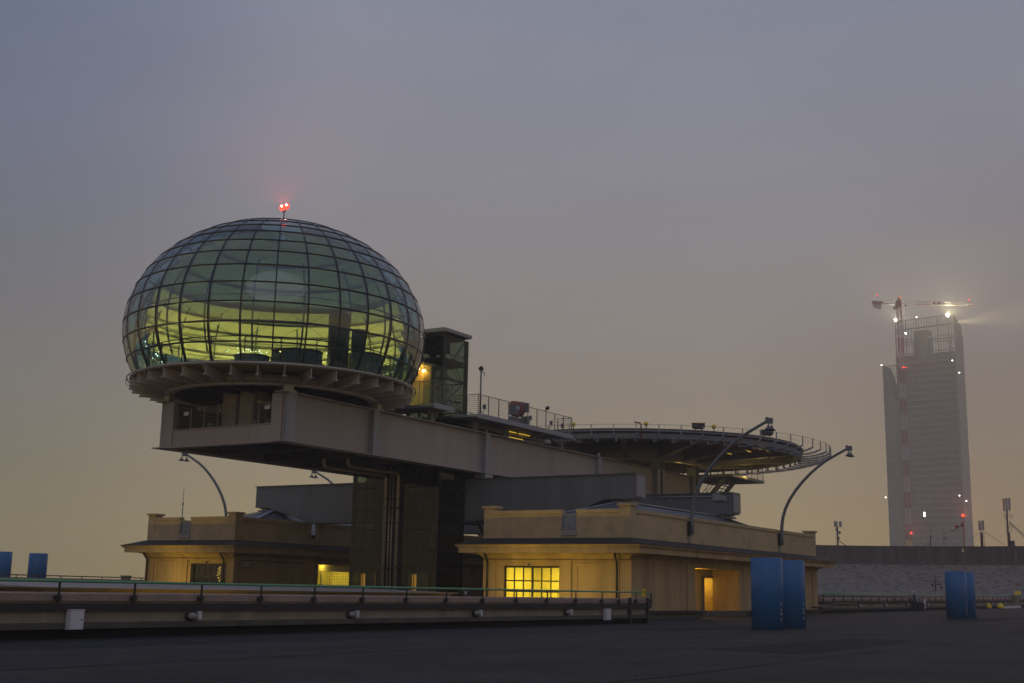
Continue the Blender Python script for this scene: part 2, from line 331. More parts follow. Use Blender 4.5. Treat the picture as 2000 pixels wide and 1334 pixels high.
def railing_run(name, path, posts, label, ztop=1.405, r=.035, clamp=True, mm='rail', gap=.16):
    t = thing(name, (path[0][0], path[0][1], .8), label, 'railing')
    off = .09; P = []
    for i, p in enumerate(path):
        a = V(path[max(0, i - 1)]).to_2d(); b = V(path[min(len(path) - 1, i + 1)]).to_2d(); d = (b - a).normalized()
        P.append((p[0] + d.y * off, p[1] - d.x * off, ztop))
    MB().tube(P, r, 8).build('top_rail', mm, t)
    for (x, y, dx, dy) in posts:
        q = (x + dy * off, y - dx * off)
        po = MB().beam((q[0], q[1], .84), (q[0], q[1], ztop - .03), .055, .03, up=(dy, -dx, 0)).build('post', 'iron', t)
        if clamp:
            c = MB().beam((q[0] - dx * .085 - dx * .02, q[1] - dy * .085, 1.0), (q[0] + dx * .055, q[1] + dy * .055, 1.0), .09, .10)
            c.beam((q[0] - dx * .07, q[1] - dy * .07, .955), (q[0] + dx * .06, q[1] + dy * .06, .955), .12, .02).beam((q[0] - dx * .07, q[1] - dy * .07, 1.045), (q[0] + dx * .06, q[1] + dy * .06, 1.045), .12, .02)
            c.build('clamp', 'iron', po)
    return t
ps = [20.57 + 2.38 * k for k in range(-5, 13)] + [50.76, 52.46, 54.02]
r1 = railing_run('guard_railing', pn, [(s, 26, 1, 0) for s in ps], 'green pipe railing with black posts clamped to the near parapet wall')
MB().tube([(54.06, 25.91, 1.405), (54.06, 25.91, .84)], .03).build('end_post', 'iron', r1)
# far stretch beyond the pavilion, curving round the end of the track
LIFT[0] = True
pf = [(89.9, 29.5)] + [(s, 29.5) for s in range(96, 190, 6)] + [(190 + 19.1 * math.sin(a), 48.6 - 19.1 * math.cos(a)) for a in [i * PI / 24 for i in range(0, 25)]]
wall_run('parapet_wall', pf, 'distant low parapet wall below the banked curve, seen right of the pavilion')
fp = [(90.15 + 2.38 * k, 29.5, 1, 0) for k in range(0, 42)]
railing_run('guard_railing', pf, fp, 'thin distant green railing along the foot of the banked curve', r=.04)
# opposite straight
LIFT[0] = False; LIFT[1] = .47
pl = [(140, 71.2), (100, 71.2), (60, 71.2), (30, 71.2)]
wall_run('parapet_wall', pl, 'parapet wall of the opposite straight, far left behind the railing')
LIFT[1] = 0
t = thing('guard_railing', (60, 71.3, 1.1), 'slim rusty railing behind the near green one, left of the pavilion', 'railing')
MB().tube([(30, 71.0, 1.80), (66, 71.0, 1.73)], .035).build('top_rail', 'brown', t)
for s in [45.9 + 1.75 * k for k in range(0, 12)]: MB().beam((s, 71.0, 1.1), (s, 71.0, 1.75), .05, .05, up=(0, 1, 0)).build('post', 'iron', t)
# bulkhead lamps (unlit)
def bulkhead(x, y, z):
    t = thing('bulkhead_lamp', (x, y, z), 'LBL', 'wall lamp', 'oval bulkhead lamps along the parapet walls')
    MB().rev((0, 0), [(.001, -.03), (.19, -.03), (.19, .02), (.16, .05), (.001, .05)], 20).build('housing', 'iron', t)
    for v in t.children[0].data.vertices:
        c = v.co + V((x, y, z)); v.co = V((c.x, -c.z - .0, c.y * .68))
    MB().ell((x, y - .05, z), .15, .09, .098, 16, 8).build('lens', 'lampglass', t)
    MB().box(x + .20, x + .31, y - .10, y, z - .09, z + .13).build('junction_box', 'white', t)
    return t
bl = ['bulkhead lamp on the near wall, first right of the large cabinet', 'bulkhead lamp on the near wall, below the left glass shaft', 'bulkhead lamp on the near wall, below the gap left of the lit window', 'bulkhead lamp on the near wall, closest to its right end']
proto = bulkhead(25.04, 25.96, .53); proto['label'] = bl[0]
for i, s in enumerate((31.96, 39.23, 46.1)): copy_tree(proto, (s, 25.96, .53), label=bl[i + 1])
fl = ['tiny round lamp on the far wall, nearest the pavilion corner', 'tiny round lamp on the far wall, second from the pavilion corner', 'tiny round lamp on the far wall, just left of the pump', 'tiny round lamp on the far wall, between pump and blue cylinders', 'tiny round lamp on the far wall, over the left yellow dome', 'tiny round lamp on the far wall, over the right yellow dome', 'tiny round lamp on the far wall, right of the stone post']
for s, lb in zip((98.9, 106.2, 113.2, 120.3, 148.9, 156.2, 166.1), fl): copy_tree(proto, (s, 29.46, .53 + (s - 55) * .0042), label=lb)
# electric cabinets
def cabinet(x0, x1, y1, d, z0, z1, label):
    t = thing('electric_cabinet', ((x0 + x1) / 2, y1, z0), label, 'cabinet', 'white electric cabinets on the near wall')
    MB().box(x0, x1, y1 - d, y1, z0, z1).build('case', 'white', t)
    MB().box(x0 + .012, x1 - .012, y1 - d - .02, y1 - d, z0 + .012, z1 - .012).build('door', 'white', t)
    MB().box(x1 - .09, x1 - .07, y1 - d - .035, y1 - d - .02, (z0 + z1) / 2 - .02, (z0 + z1) / 2 + .02).build('lock', 'iron', t)
    MB().box(x0 - .01, x1 + .01, y1 - d - .025, y1, z1, z1 + .02).build('rain_cover', 'white', t)
cabinet(20.88, 21.30, 25.96, .15, .23, .70, 'larger white electric cabinet on the near wall, far left')
cabinet(49.32, 49.78, 25.96, .14, .19, .66, 'smaller white electric cabinet near the right end of the near wall')
# yellow notice on the railing
def sign(name, x, y, z, wd, hg, m, label, cat, words, sz):
    t = thing(name, (x, y, z), label, cat)
    MB().box(x - wd / 2, x + wd / 2, y - .012, y, z, z + hg).build('plate', m, t)
    for i, tx in enumerate(words):
        c = bpy.data.curves.new('txt', 'FONT'); c.body = tx; c.size = sz; c.align_x = 'CENTER'; c.extrude = .002
        tmp = bpy.data.objects.new('lettering', c); COL.objects.link(tmp)
        dg = bpy.context.evaluated_depsgraph_get(); me = bpy.data.meshes.new_from_object(tmp.evaluated_get(dg)); bpy.data.objects.remove(tmp)
        o = bpy.data.objects.new('lettering', me); COL.objects.link(o); me.materials.clear(); me.materials.append(M['text']); o.parent = t
        o.location = (0, -.016, hg - sz * (1.25 + 1.22 * i)); o.rotation_euler = (PI / 2, 0, 0)
    return t
sign('warning_sign', 53.15, 25.86, 1.21, .38, .36, 'yellow', 'small yellow notice with black lettering on the end of the green railing', 'sign', ['Vietato', 'ATTRAVERSARE', 'OLTRE', 'PISTA'], .062)
# ------------------------------------------------------------------ low roof between wall and pavilions
t = thing('skylight_roof', (30, 39, 0), 'flat grey roof edge with stepped yellow cornice just behind the near railing', 'roof')
MB().add([(30.1, 39, 1.19), (57.2, 39, 1.19), (57.2, 47, 1.385), (30.1, 47, 1.385), (30.1, 39, 1.16), (57.2, 39, 1.16), (57.2, 47, 1.16), (30.1, 47, 1.16)], [(0, 1, 2, 3), (4, 7, 6, 5), (0, 4, 5, 1), (1, 5, 6, 2), (2, 6, 7, 3), (3, 7, 4, 0)]).build('roof_sheet', 'roofgrey', t)
mb = MB().box(30.25, 57.0, 39.12, 46.9, 1.10, 1.158).box(30.45, 57.0, 39.25, 46.8, 1.06, 1.098).box(30.6, 57.0, 39.4, 46.7, .95, 1.058).box(30.9, 57, 39.8, 46.5, 0, .945)
mb.build('cornice', 'plaster', t)
t = thing('skylight_roof', (20, 45.5, 0), 'shadowed roof block with banded cornice at the far left edge, behind the railing', 'roof')
MB().box(12, 33.4, 45.5, 56, 1.3, 1.36).build('roof_sheet', 'brown', t)  # sheet coloured brown to stand in for the shadow on this block
MB().box(12.2, 33.2, 45.7, 55.8, 1.18, 1.295).box(12.4, 33.0, 45.9, 55.6, 1.0, 1.175).box(12.6, 32.8, 46.1, 55.4, 0, .995).build('cornice', 'plaster', t)
# ------------------------------------------------------------------ pavilions
def pavilion(name, ty, sgn, wid, label, right):
    """ty = plane of the side facing the shaft-free camera side; sgn=+1 depth grows in +Y"""
    s0, s1 = 59.2, 89.2; Y0, Y1 = ty, ty + wid
    t = thing(name, (s0, Y0, 0), label, 'building')
    def bx(mb, a, b, c, d, e, f): return mb.box(a, b, c, d, e, f)
    wn0, wn1 = (33.95, 37.45) if right else (58.65, 61.75)         # window opening on the front face
    # front face (s = s0): panels, pilasters, lintel
    fw = MB()
    segs = [(Y0, wn0 - .05), (wn1 + .05, Y1)]
    for a, b in segs: fw.box(s0 + .10, s0 + .45, a, b, 0, 3.12)
    fw.box(s0 + .10, s0 + .45, wn0 - .05, wn1 + .05, 2.72, 3.12)
    pil = ([(Y0, Y0 + .62), (33.12, 33.80), (37.95, Y1)] if right else [(Y0, Y0 + .55), (62.05, 62.95), (65.25, Y1)])
    for a, b in pil: fw.box(s0, s0 + .10, a, b, 0, 3.05)
    fw.box(s0 + .02, s0 + .10, Y0 + .5, Y1 - .5, 2.93, 3.04)
    # recessed frame round the blank panel
    pa, pb = (30.40, 32.95) if right else (63.05, 65.1)
    fw.box(s0 + .055, s0 + .10, pa, pa + .18, .1, 2.9).box(s0 + .055, s0 + .10, pb - .18, pb, .1, 2.9).box(s0 + .055, s0 + .10, pa + .18, pb - .18, 2.72, 2.9)
    # side walls with the openings
    side = MB()
    if right: ops = [(67.48, 74.16, 2.86)]; face = Y0; dd = 1
    else: ops = [(67.35, 71.9, 2.88)]; face = Y0; dd = 1
    cur = s0 + .45
    for a, b, h in ops:
        side.box(cur, a, face, face + .45, 0, 3.12); side.box(a, b, face, face + .45, h, 3.12); cur = b
    side.box(cur, s1, face, face + .45, 0, 3.12)
    for a, b in ((s0, s0 + 1.05), (66.35, 67.42), (74.22, 75.3), (81.0, 82.0), (88.2, s1)): side.box(a, b, face - .08, face, 0, 3.05)
    side.box(s0 + 1.05, 66.3, face - .03, face, 2.93, 3.04).box(75.35, 80.95, face - .03, face, 2.93, 3.04)
    side.box(s0 + .45, s1, Y1 - .45, Y1, 0, 3.12).box(s1 - .45, s1, face + .45, Y1 - .45, 0, 3.12)
    fw.build('front_wall', 'plaster', t); side.build('side_wall', 'plaster', t)
    MB().box(s0 - .03, s1, Y0 - .12, Y0 - .085, 0, .42).build('skirting', 'brown', t) if right else None
    # cove and cornice
    def ring(x0, z0, x1, z1, z2=None):
        """four-sided band: offset x0 at z0 to offset x1 at z1"""
        lo = [(s0 - x0, Y0 - x0, z0), (s1 + x0, Y0 - x0, z0), (s1 + x0, Y1 + x0, z0), (s0 - x0, Y1 + x0, z0)]
        hi = [(s0 - x1, Y0 - x1, z1), (s1 + x1, Y0 - x1, z1), (s1 + x1, Y1 + x1, z1), (s0 - x1, Y1 + x1, z1)]
        return MB().add(lo + hi, [(0, 1, 5, 4), (1, 2, 6, 5), (2, 3, 7, 6), (3, 0, 4, 7), (0, 3, 2, 1), (4, 5, 6, 7)])
    cv = ring(.02, 3.12, .10, 3.22); cv.v += []; cv2 = ring(.10, 3.22, .34, 3.40)
    m = MB(); 
    for q in (ring(.02, 3.12, .06, 3.20), ring(.06, 3.20, .20, 3.32), ring(.20, 3.32, .42, 3.40)): m.add(q.v, q.f)
    m.build('cove', 'plaster', t)
    c = MB()
    for q in (ring(1.02, 3.40, 1.02, 3.68), ring(1.08, 3.681, 1.14, 3.76), ring(1.17, 3.761, 1.20, 3.84)): c.add(q.v, q.f)
    c.build('cornice', 'plaster', t)
    d = MB()
    for q in (ring(1.23, 3.841, 1.23, 3.88), ring(1.15, 3.881, .10, 4.22)): d.add(q.v, q.f)
    d.build('eaves_roof', 'slate', t)
    # parapet
    p = MB(); cp = MB()
    def run(a, b, fixed, axis, out, notches):
        cur = a
        spans = []
        for n0, n1 in notches: spans.append((cur, n0)); cur = n1
        spans.append((cur, b))
        for q0, q1 in spans:
            for mb_, o0, o1, z0, z1 in ((p, 0, .28, 4.2, 5.55), (cp, -.07, .34, 5.55, 5.74), (p, -.035, 0, 4.22, 4.9)):
                f0, f1 = sorted((fixed + out * -o0, fixed + out * -o1)) if False else sorted((fixed + out * o0, fixed + out * o1))
                if axis == 's': mb_.box(q0, q1, f0, f1, z0, z1)
                else: mb_.box(f0, f1, q0, q1, z0, z1)
        for n0, n1 in notches:
            if axis == 's': p.box(n0, n1, min(fixed, fixed + out * .28), max(fixed, fixed + out * .28), 4.2, 4.62)
            else: p.box(min(fixed, fixed + out * .28), max(fixed, fixed + out * .28), n0, n1, 4.2, 4.62)
    W = .62
    fn = [(32.81, 33.73)] if right else [(61.95, 62.95)]
    run(Y0 + W, Y1 - W, s0, 't', 1, fn); run(Y0 + W, Y1 - W, s1, 't', -1, [])
    run(s0 + W, s1 - W, Y0, 's', 1, [(66.42, 66.95), (81.3, 81.85)] if right else [(66.6, 67.35)]); run(s0 + W, s1 - W, Y1, 's', -1, [])
    p.build('parapet', 'plaster2', t); cp.build('coping', 'plaster2', t)
    for a in (s0, s1 - W):
        for b in (Y0, Y1 - W):
            q = MB().box(a - .04, a + W + .0, b - .04, b + W, 4.2, 5.9).build('corner_pillar', 'plaster2', t)
            MB().box(a - .14, a + W + .10, b - .14, b + W + .10, 5.9, 6.02).build('cap', 'plaster2', q)
    # rain outlet frames in the notches
    for n0, n1 in fn:
        g_ = MB(); a, b = n0 + .03, n1 - .03
        for z in (4.70, 4.86, 5.46): g_.box(s0 - .05, s0 - .01, a, b, z, z + .035)
        for y in (a, (a + b) / 2, b - .04): g_.box(s0 - .05, s0 - .01, y, y + .04, 4.66, 5.5)
        g_.box(s0 + .1, s0 + .9, a, b, 4.64, 5.44); g_.build('vent_unit', 'steelc', t)
        MB().box(s0 - .10, s0 - .041, n0 - .05, n1 - .02, 4.36, 4.64).build('sill_plate', 'lightgrey', t)
    # hip roof
    yc = (Y0 + Y1) / 2; e = .5
    b = [(s0 + e, Y0 + e, 4.9), (s1 - e, Y0 + e, 4.9), (s1 - e, Y1 - e, 4.9), (s0 + e, Y1 - e, 4.9), (67.2, yc, 6.72), (82.4, yc, 6.72)]
    hr = MB().add(b, [(0, 1, 5, 4), (1, 2, 5), (2, 3, 4, 5), (3, 0, 4), (0, 3, 2, 1)]).build('hip_roof', 'zinc', t)
    hc = MB()
    for i, j in ((0, 4), (3, 4), (1, 5), (2, 5)): hc.beam(V(b[i]) + V((0, 0, .05)), V(b[j]) + V((0, 0, .05)), .34, .05)
    hc.beam(V(b[4]) + V((0, 0, .05)), V(b[5]) + V((0, 0, .05)), .3, .06)
    hc.build('hip_flashing', 'zincb', hr)
    # downpipes on the front face
    for y in ((38.4, 30.30) if right else (Y0 + 1.05 - .35, 65.70)):
        MB().tube([(s0 - .55, y - .10, 3.42), (s0 - .5, y - .08, 3.25), (s0 - .16, y, 2.98), (s0 - .12, y, 2.8), (s0 - .12, y, 0)], .062, 10).build('downpipe', 'iron', t)
    # window
    wn = MB(); z0, z1 = .1, 2.70
    for i in range(7):
        y = wn0 + (wn1 - wn0) * i / 6; wd = .055 if i in (0, 3, 6) else .028
        wn.box(s0 + .28, s0 + .34, y - wd, y + wd, z0, z1)
    for z in (z0, .62, 1.30, 1.88, 2.62): wn.box(s0 + .275, s0 + .335, wn0, wn1, z, z + .07 + (z > 2) * .06)
    wo = wn.build('window', 'iron', t)
    MB().box(s0 + .31, s0 + .318, wn0, wn1, z0, z1).build('pane', 'clear' if right else 'darkpane', wo)
    for y in (wn0 + .09, (wn0 + wn1) / 2 + .1): MB().tube([(s0 + .2, y, .9), (s0 + .2, y, 1.5)], .015, 6).build('handle', 'iron', wo) if right else None
    MB().tube([(s0 - .02, (wn0 + wn1) / 2, 2.78), (s0 - .16, (wn0 + wn1) / 2, 2.80)], .05, 8).build('wall_lamp', 'iron', t)
    # room behind the window
    rm = MB(); a, b = s0 + .5, s0 + 4.6; y0, y1 = wn0 - .6, wn1 + .6
    rm.box(a, b, y0, y0 + .05, 0, 3).box(a, b, y1 - .05, y1, 0, 3).box(b, b + .05, y0, y1, 0, 3).box(a, b, y0, y1, 3.0, 3.05).box(a, b, y0, y1, -.02, .02)
    rm.build('room', 'room' if right else 'core', t)
    if right:
        light('room_light', 'AREA', (s0 + 2.4, (wn0 + wn1) / 2, 2.95), (1, .70, .075), 330, 2.2, rot=(0, 0, 0))
        MB().box(s0 + 4.45, s0 + 4.5, 34.0, 34.6, 1.30, 1.42).build('exit_sign', 'e_exit', t)
    # door bay on the side face
    if right:
        a, b, h = ops[0]; yb = Y0 + 1.7
        MB().box(a, 72.15, yb, yb + .1, 0, h).box(75.0, b + 1.2, yb, yb + .1, 0, h).box(a - .06, a, Y0 + .45, yb, 0, h).box(b, b + .06, Y0 + .45, yb, 0, h).box(a, b, Y0 + .45, yb, h, h + .05).box(72.15, 75.25, yb, yb + .1, 2.52, h).build('porch_wall', 'plaster', t)
        # portal with an opened inner leaf, lit from the corridor
        dr = MB().box(72.2, 72.36, yb - .08, yb + .05, 0, 2.5).box(72.36, 74.9, yb - .08, yb + .05, 2.38, 2.5).box(72.36, 72.84, yb - .03, yb + .02, 0, 2.38).build('door', 'doorgrey', t)
        MB().box(72.84, 72.90, yb + .1, yb + 1.6, 0, 2.38).box(74.95, 75.01, yb + .1, yb + 1.6, 0, 2.38).box(72.84, 75.0, yb + 1.6, yb + 1.66, 0, 2.38).box(72.84, 75.0, yb + .1, yb + 1.6, 2.381, 2.42).box(72.84, 75.0, yb + .1, yb + 1.6, -.03, .03).build('lit_corridor', 'wood', t); MB().box(74.88, 74.94, yb + .12, yb + 1.3, .03, 2.34).build('door_leaf', 'wood', dr); light('corridor_light', 'POINT', (74.0, yb + .8, 2.2), (1, .72, .14), 15, .1)
        MB().box(74.76, 74.88, yb + .2, yb + .38, 1.08, 1.12).box(74.84, 74.88, yb + .18, yb + .26, .96, 1.2).build('handle', 'iron', dr)
        light('porch_light', 'POINT', (69.4, yb - .6, 2.35), (1, .60, .035), 95, .06)
    else:
        a, b, h = ops[0]; yb = Y0 + 2.4
        MB().box(a, b + .6, yb, yb + .1, 0, h).box(a - .06, a, Y0 + .45, yb, 0, h).box(b, b + .06, Y0 + .45, yb, 0, h).box(a, b, Y0 + .45, yb, h, h + .05).build('porch_wall', 'room', t)
        MB().box(a + 1.1, a + 1.3, Y0 + .6, Y0 + .8, 0, h - .45).box(a, b, Y0 + .55, Y0 + .75, h - .45, h).build('lintel', 'room', t)
        gr = MB()
        for i in range(19): gr.box(a + b * 0 + i * .25, a + i * .25 + .015, Y0 + .46, Y0 + .475, 0, h - .5)
        for i in range(12): gr.box(a, b, Y0 + .476, Y0 + .49, .1 + i * .2, .115 + i * .2)
        gr.build('mesh_gate', 'rail', t)
        light('porch_light', 'POINT', ((a + b) / 2 - .4, Y0 + 1.5, 2.5), (1, .76, .09), 80, .15); light('gate_fill', 'POINT', (a + 1.2, Y0 + .22, 2.78), (1, .76, .09), 9, .06)  # second lamp, without fixture, added in front to brighten lintel and gate
    return t
PR = pavilion('pavilion', 29.6, 1, 9.15, 'ochre rooftop pavilion with brightly lit yellow window, behind the blue cylinders', True)
PL = pavilion('pavilion', 57.93, 1, 8.05, 'darker ochre pavilion with unlit barred window, left of the glass shafts', False)
# reflection-like cluster of bulbs: a string of lights hanging inside the left window
t = thing('light_string', (60.2, 60.1, 2.5), 'string of small golden bulbs glowing inside the dark barred window', 'string lights')
mb = MB(); cord = []
for i in range(46):
    z = 2.52 - i * .034; y = 60.15 - .12 * math.sin(i * 1.1) - (.0 if i < 20 else (i - 20) * .022) + random.uniform(-.05, .05)
    cord.append((60.25, y, z)); mb.ell((60.25, y, z), .013, .028, .024, 6, 4)
for i in range(30): mb.ell((60.3, 60.05 - random.uniform(0, 1.1), 1.32 + random.uniform(-.2, .12)), .012, .03, .014, 6, 4)
MB().tube(cord, .006, 4).build('cord', 'iron', t); mb.build('bulbs', 'e_bulb', t)
# warm lamps that wash the fronts, standing in the courtyard behind the near wall
for x, y, e in ((55.2, 35.9, 165), (55.2, 31.8, 65), (55.0, 62.0, 165), (36.0, 32.0, 190)):
    t = thing('uplight', (x, y, 0), 'low floodlight washing the lit window front' if y > 34 and y < 40 else 'low floodlight washing the stepped cornice of the low roof' if x < 50 else ('low floodlight washing the left pavilion front' if y > 50 else 'low floodlight near the lit pavilion corner'), 'floodlight', 'courtyard floodlights')
    MB().box(x - .16, x - .04, y - .22, y + .22, .35, .7).build('housing', 'iron', t); MB().box(x - .04, x - .03, y - .19, y + .19, .38, .67).build('lens', 'e_warm', t)
    MB().tube([(x - .1, y, 0), (x - .1, y, .35)], .03).build('stand', 'iron', t)
    o = light('uplight_beam', 'SPOT', (x + .02, y, .55), (1, .70, .09), e * 2.2, .15, spot_size=math.radians(125), spot_blend=1); lookdir(o, (1, -.1 if y < 50 else .05, .5) if x > 50 else (-.15, 1, .15))
# bench / low dark kerb at the foot of the right pavilion, bin
t = thing('bench', (55, 29, 0), 'long dark bench ledge along the foot of the right pavilion', 'bench')
MB().box(54.7, 67.9, 29.0, 29.46, .33, .46).build('seat', 'chan', t); MB().box(54.8, 67.7, 29.15, 29.44, 0, .33).build('support', 'brown', t)
t = thing('litter_bin', (75.0, 29.1, 0), 'small ribbed litter bin beside the lit doorway', 'bin')
MB().rev((75.9, 29.1), [(.001, 0), (.22, 0), (.27, .48), (.27, .52), (.23, .52), (.21, .05), (.001, .05)], 16, smooth=False).build('body', 'zincb', t)
mb = MB()
for i in range(16): a = i * PI / 8; mb.beam((75.9 + .25 * math.cos(a), 29.1 + .25 * math.sin(a), .02), (75.9 + .29 * math.cos(a), 29.1 + .29 * math.sin(a), .5), .03, .02)
mb.build('slats', 'cream', t)
t = thing('bench', (77, 29, 0), 'dark bench ledge between the lit doorway and the blue cylinders', 'bench')
MB().box(76.4, 88.9, 29.0, 29.42, .33, .46).build('seat', 'chan', t); MB().box(76.6, 88.7, 29.15, 29.42, 0, .33).build('support', 'brown', t)
# conduit at the end of the pavilion
MB().tube([(86.0, 28.9, .62), (88.6, 28.8, .60), (90.5, 29.1, .72), (92.5, 29.3, .84), (97.5, 29.32, .86)], .06, 8).build('conduit', 'iron'); tag(bpy.data.objects['conduit'], 'dark bent conduit from the pavilion corner to the far wall', 'pipe')
# floodlight and cables on the dark side of the left pavilion
t = thing('floodlight', (59.9, 57.6, 2.75), 'switched-off floodlight on a bracket on the left pavilion side wall', 'floodlight')
MB().box(59.9, 60.25, 57.55, 57.83, 2.55, 2.72).build('body', 'lightgrey', t); MB().poly([(60.3, 57.5, 2.5), (60.75, 57.4, 2.78), (60.8, 57.4, 2.7), (60.45, 57.5, 2.46)], (0, .3, 0)).build('visor', 'steelc', t)
MB().tube([(59.7, 57.8, 2.5), (59.62, 57.8, 2.75), (59.9, 57.8, 2.95), (66, 57.82, 2.93)], .025, 6).build('cable', 'iron', t)
# roof antenna on left pavilion
t = thing('roof_antenna', (62, 67.5, 5), 'thin whip antenna rising from the left pavilion roof', 'antenna')
MB().tube([(62, 65.8, 4.8), (62, 65.8, 6.9)], .035).build('mast', 'steelc', t); MB().tube([(62, 65.8, 6.9), (62, 65.8, 8.0)], .02, 6).build('whip', 'steelc', t); MB().rev((62, 65.8), [(.02, 6.82), (.06, 6.82), (.06, 6.92), (.02, 6.92)], 8).build('clamp', 'iron', t)
# ------------------------------------------------------------------ steel bridge
G1, G2 = 44.15, 53.05
ZB, ZT = 8.72, 11.36
t = thing('steel_bridge', (48.1, 48.6, 8.7), 'huge grey steel plate girder bridge carrying the glass dome and the landing pad', 'bridge')
BR = t
for y in (G1, G2):
    o_ = MB().box(48.1, 101.5, y - .02, y + .02, ZB + .05, ZT - .05)
    g_ = o_.build('girder', 'steel', t)
    MB().box(47.75, 101.8, y - .36, y + .36, ZT - .05, ZT).box(47.75, 101.8, y - .42, y + .42, ZB, ZB + .05).build('flange', 'steel', g_)
    for s in (48.45, 55.5, 67.15, 82.66, 92.9, 93.9, 100.1, 101.0):
        st = MB()
        for d in (-.2, .2): st.box(s - .02 + d, s + .02 + d, y - .32, y - .02, ZB + .05, ZT - .05).box(s - .02 + d, s + .02 + d, y + .02, y + .32, ZB + .05, ZT - .05)
        st.box(s - .24, s + .24, y - .35, y - .32, ZB + .05, ZT - .05)
        st.build('stiffener', 'steelc', g_)
for s in (52.0, 60.6, 74.9, 87.8):
    sp_ = MB().box(s - .012, s + .012, G1 - .026, G1 - .02, ZB + .06, ZT - .06)
    sp_.build('weld_seam', 'steelc', BR)
# end column boxes (left end)
for y in (G1 + .45, G2 - .45): MB().box(48.06, 48.36, y - .36, y + .36, ZB + .05, ZT - .05).build('end_post', 'steel', t)
# infill end beam + deck between the girders
MB().box(48.12, 48.2, G1 + .82, G2 - .82, 8.78, 9.68).box(48.0, 48.5, G1 + .5, G2 - .5, 8.72, 8.775).box(48.05, 48.32, G1 + .82, G2 - .82, 9.685, 9.73).build('end_beam', 'steel', t)
MB().box(48.4, 101.4, G1 + .05, G2 - .05, 9.60, 9.66).build('deck_plate', 'steeld', t)
mb = MB()
for i in range(13):
    s = 52.2 + i * 4.05
    if 62.5 < s < 67.3: continue
    mb.ibeam((s, G1 + .06, 9.2), (s, G2 - .06, 9.2), .3, .8)
for y in (46.4, 50.8): mb.box(48.6, 62.8, y - .1, y + .1, 9.1, 9.58)
mb.build('cross_beams', 'steeld', t)
# bracing underneath the nose
MB().beam((48.5, G2 - .3, 8.95), (55.6, G1 + .3, 8.95), .25, .2).beam((55.6, G1 + .3, 8.95), (60, G2 - .3, 8.95), .25, .2).build('diagonal_brace', 'steeld', t)
# railing of the nose
rl = MB(); xs = 48.3
for i in range(11): z = 9.80 + i * .112; rl.tube([(xs, 45.0, z), (xs, 52.15, z)], .012 if i < 10 else .028, 6)
ro = rl.build('nose_railing', 'railx', t)
for i in range(8): y = 45.05 + 7.05 * i / 7; MB().box(xs - .02, xs + .03, y - .02, y + .02, 9.73, 10.95 + (.14 if i in (3, 4) else 0)).build('post', 'railx', ro)
for y in (51.45, 45.45): MB().box(xs - .05, xs - .035, y - .19, y + .19, 10.52, 10.72).build('plate', 'white', ro)
# piers on the deck under the dome
for y, w_ in ((48.85, .62), (50.15, .62)): MB().box(50.2, 51.4, y - w_ + .1, y + w_ - .1, 9.66, 12.0).build('pier', 'ribm', t)
MB().box(53, 55, 46.2, 50.8, 9.66, 11.9).build('plant_room', 'steeld', t)
for y in (46.4, 46.9, 47.9, 51.3): MB().rev((50.0, y), [(.001, 9.66), (.2, 9.66), (.2, 10.25), (.15, 10.32), (.001, 10.32)], 12).build('tank', 'steelc', t)
mb = MB()
for z, y in ((11.0, 51.5), (11.15, 47.0), (10.9, 46.2)): mb.tube([(49.2, y, z), (58, y, z)], .09, 8)
mb.build('service_pipes', 'copper', t)
# equipment on top flange line: bolts / shackles
for s in (67.2, 82.7): MB().tube([(s, G1 - .2, ZT), (s, G1 - .2, ZT + .28)], .10, 10).build('bollard', 'steelc', t)
# ------------------------------------------------------------------ cross beams on the pavilion roofs
def xbeam(s, y0, y1, label):
    t = thing('transverse_beam', (s, 33, 7), label, 'steel beam', 'transverse beams resting on the pavilion roofs')
    pr = [(y0, 6.92), (y0 + 2.0, 6.92), (y0 + 5.3, 5.74), (y1 - 5.3, 5.74), (y1 - 1.1, 6.92), (y1, 6.92), (y1, 8.34), (y0, 8.34)]
    MB().poly([(s, y, z) for y, z in pr], (1.2, 0, 0)).build('box_girder', 'steelb', t)
    MB().box(s - .12, s + 1.32, y0 - .05, y1 + .05, 8.345, 8.39).build('top_flange', 'steelb', t)
    bp = [(y, z - .035) for y, z in pr[:6]]
    f = MB()
    for a, b in zip(bp, bp[1:]): f.beam((s + .6, a[0], a[1]), (s + .6, b[0], b[1]), 1.36, .045)
    f.build('bottom_flange', 'steelb', t)
    e = MB().box(s - .04, s + 1.24, y0 - .1, y0 - .055, 6.95, 8.32).build('end_plate', 'lightgrey', t)
    bo = MB()
    for i in range(12):
        z = 7.02 + i * .112
        for x in (s, s + 1.2): bo.box(x - .018, x + .018, y0 - .125, y0 - .1, z - .018, z + .018)
    for i in range(9):
        x = s + .06 + i * .135
        for z in (7.0, 8.27): bo.box(x - .018, x + .018, y0 - .125, y0 - .1, z - .018, z + .018)
    bo.build('bolts', 'iron', e)
    for y in (y0 + .6, y1 - .6):
        MB().box(s + .2, s + 1.0, y - .4, y + .4, 6.80, 6.875).box(s + .35, s + .85, y - .3, y + .3, 6.70, 6.80).box(s + .15, s + 1.05, y - .45, y + .45, 6.58, 6.70).build('bearing', 'lightgrey', t)
    return t
xbeam(66.7, 33.0, 63.4, 'long blue-grey box beam on the pavilion roofs, nearest the glass shafts')
x2 = xbeam(81.9, 33.0, 63.4, 'shorter-looking blue-grey box beam under the landing pad, behind the first one')
MB().tube([(81.82, 33.5, 8.1), (81.8, 39, 8.15)], .04, 8).box(81.7, 81.9, 33.9, 34.4, 7.8, 8.3).build('bracket', 'steelc', x2)
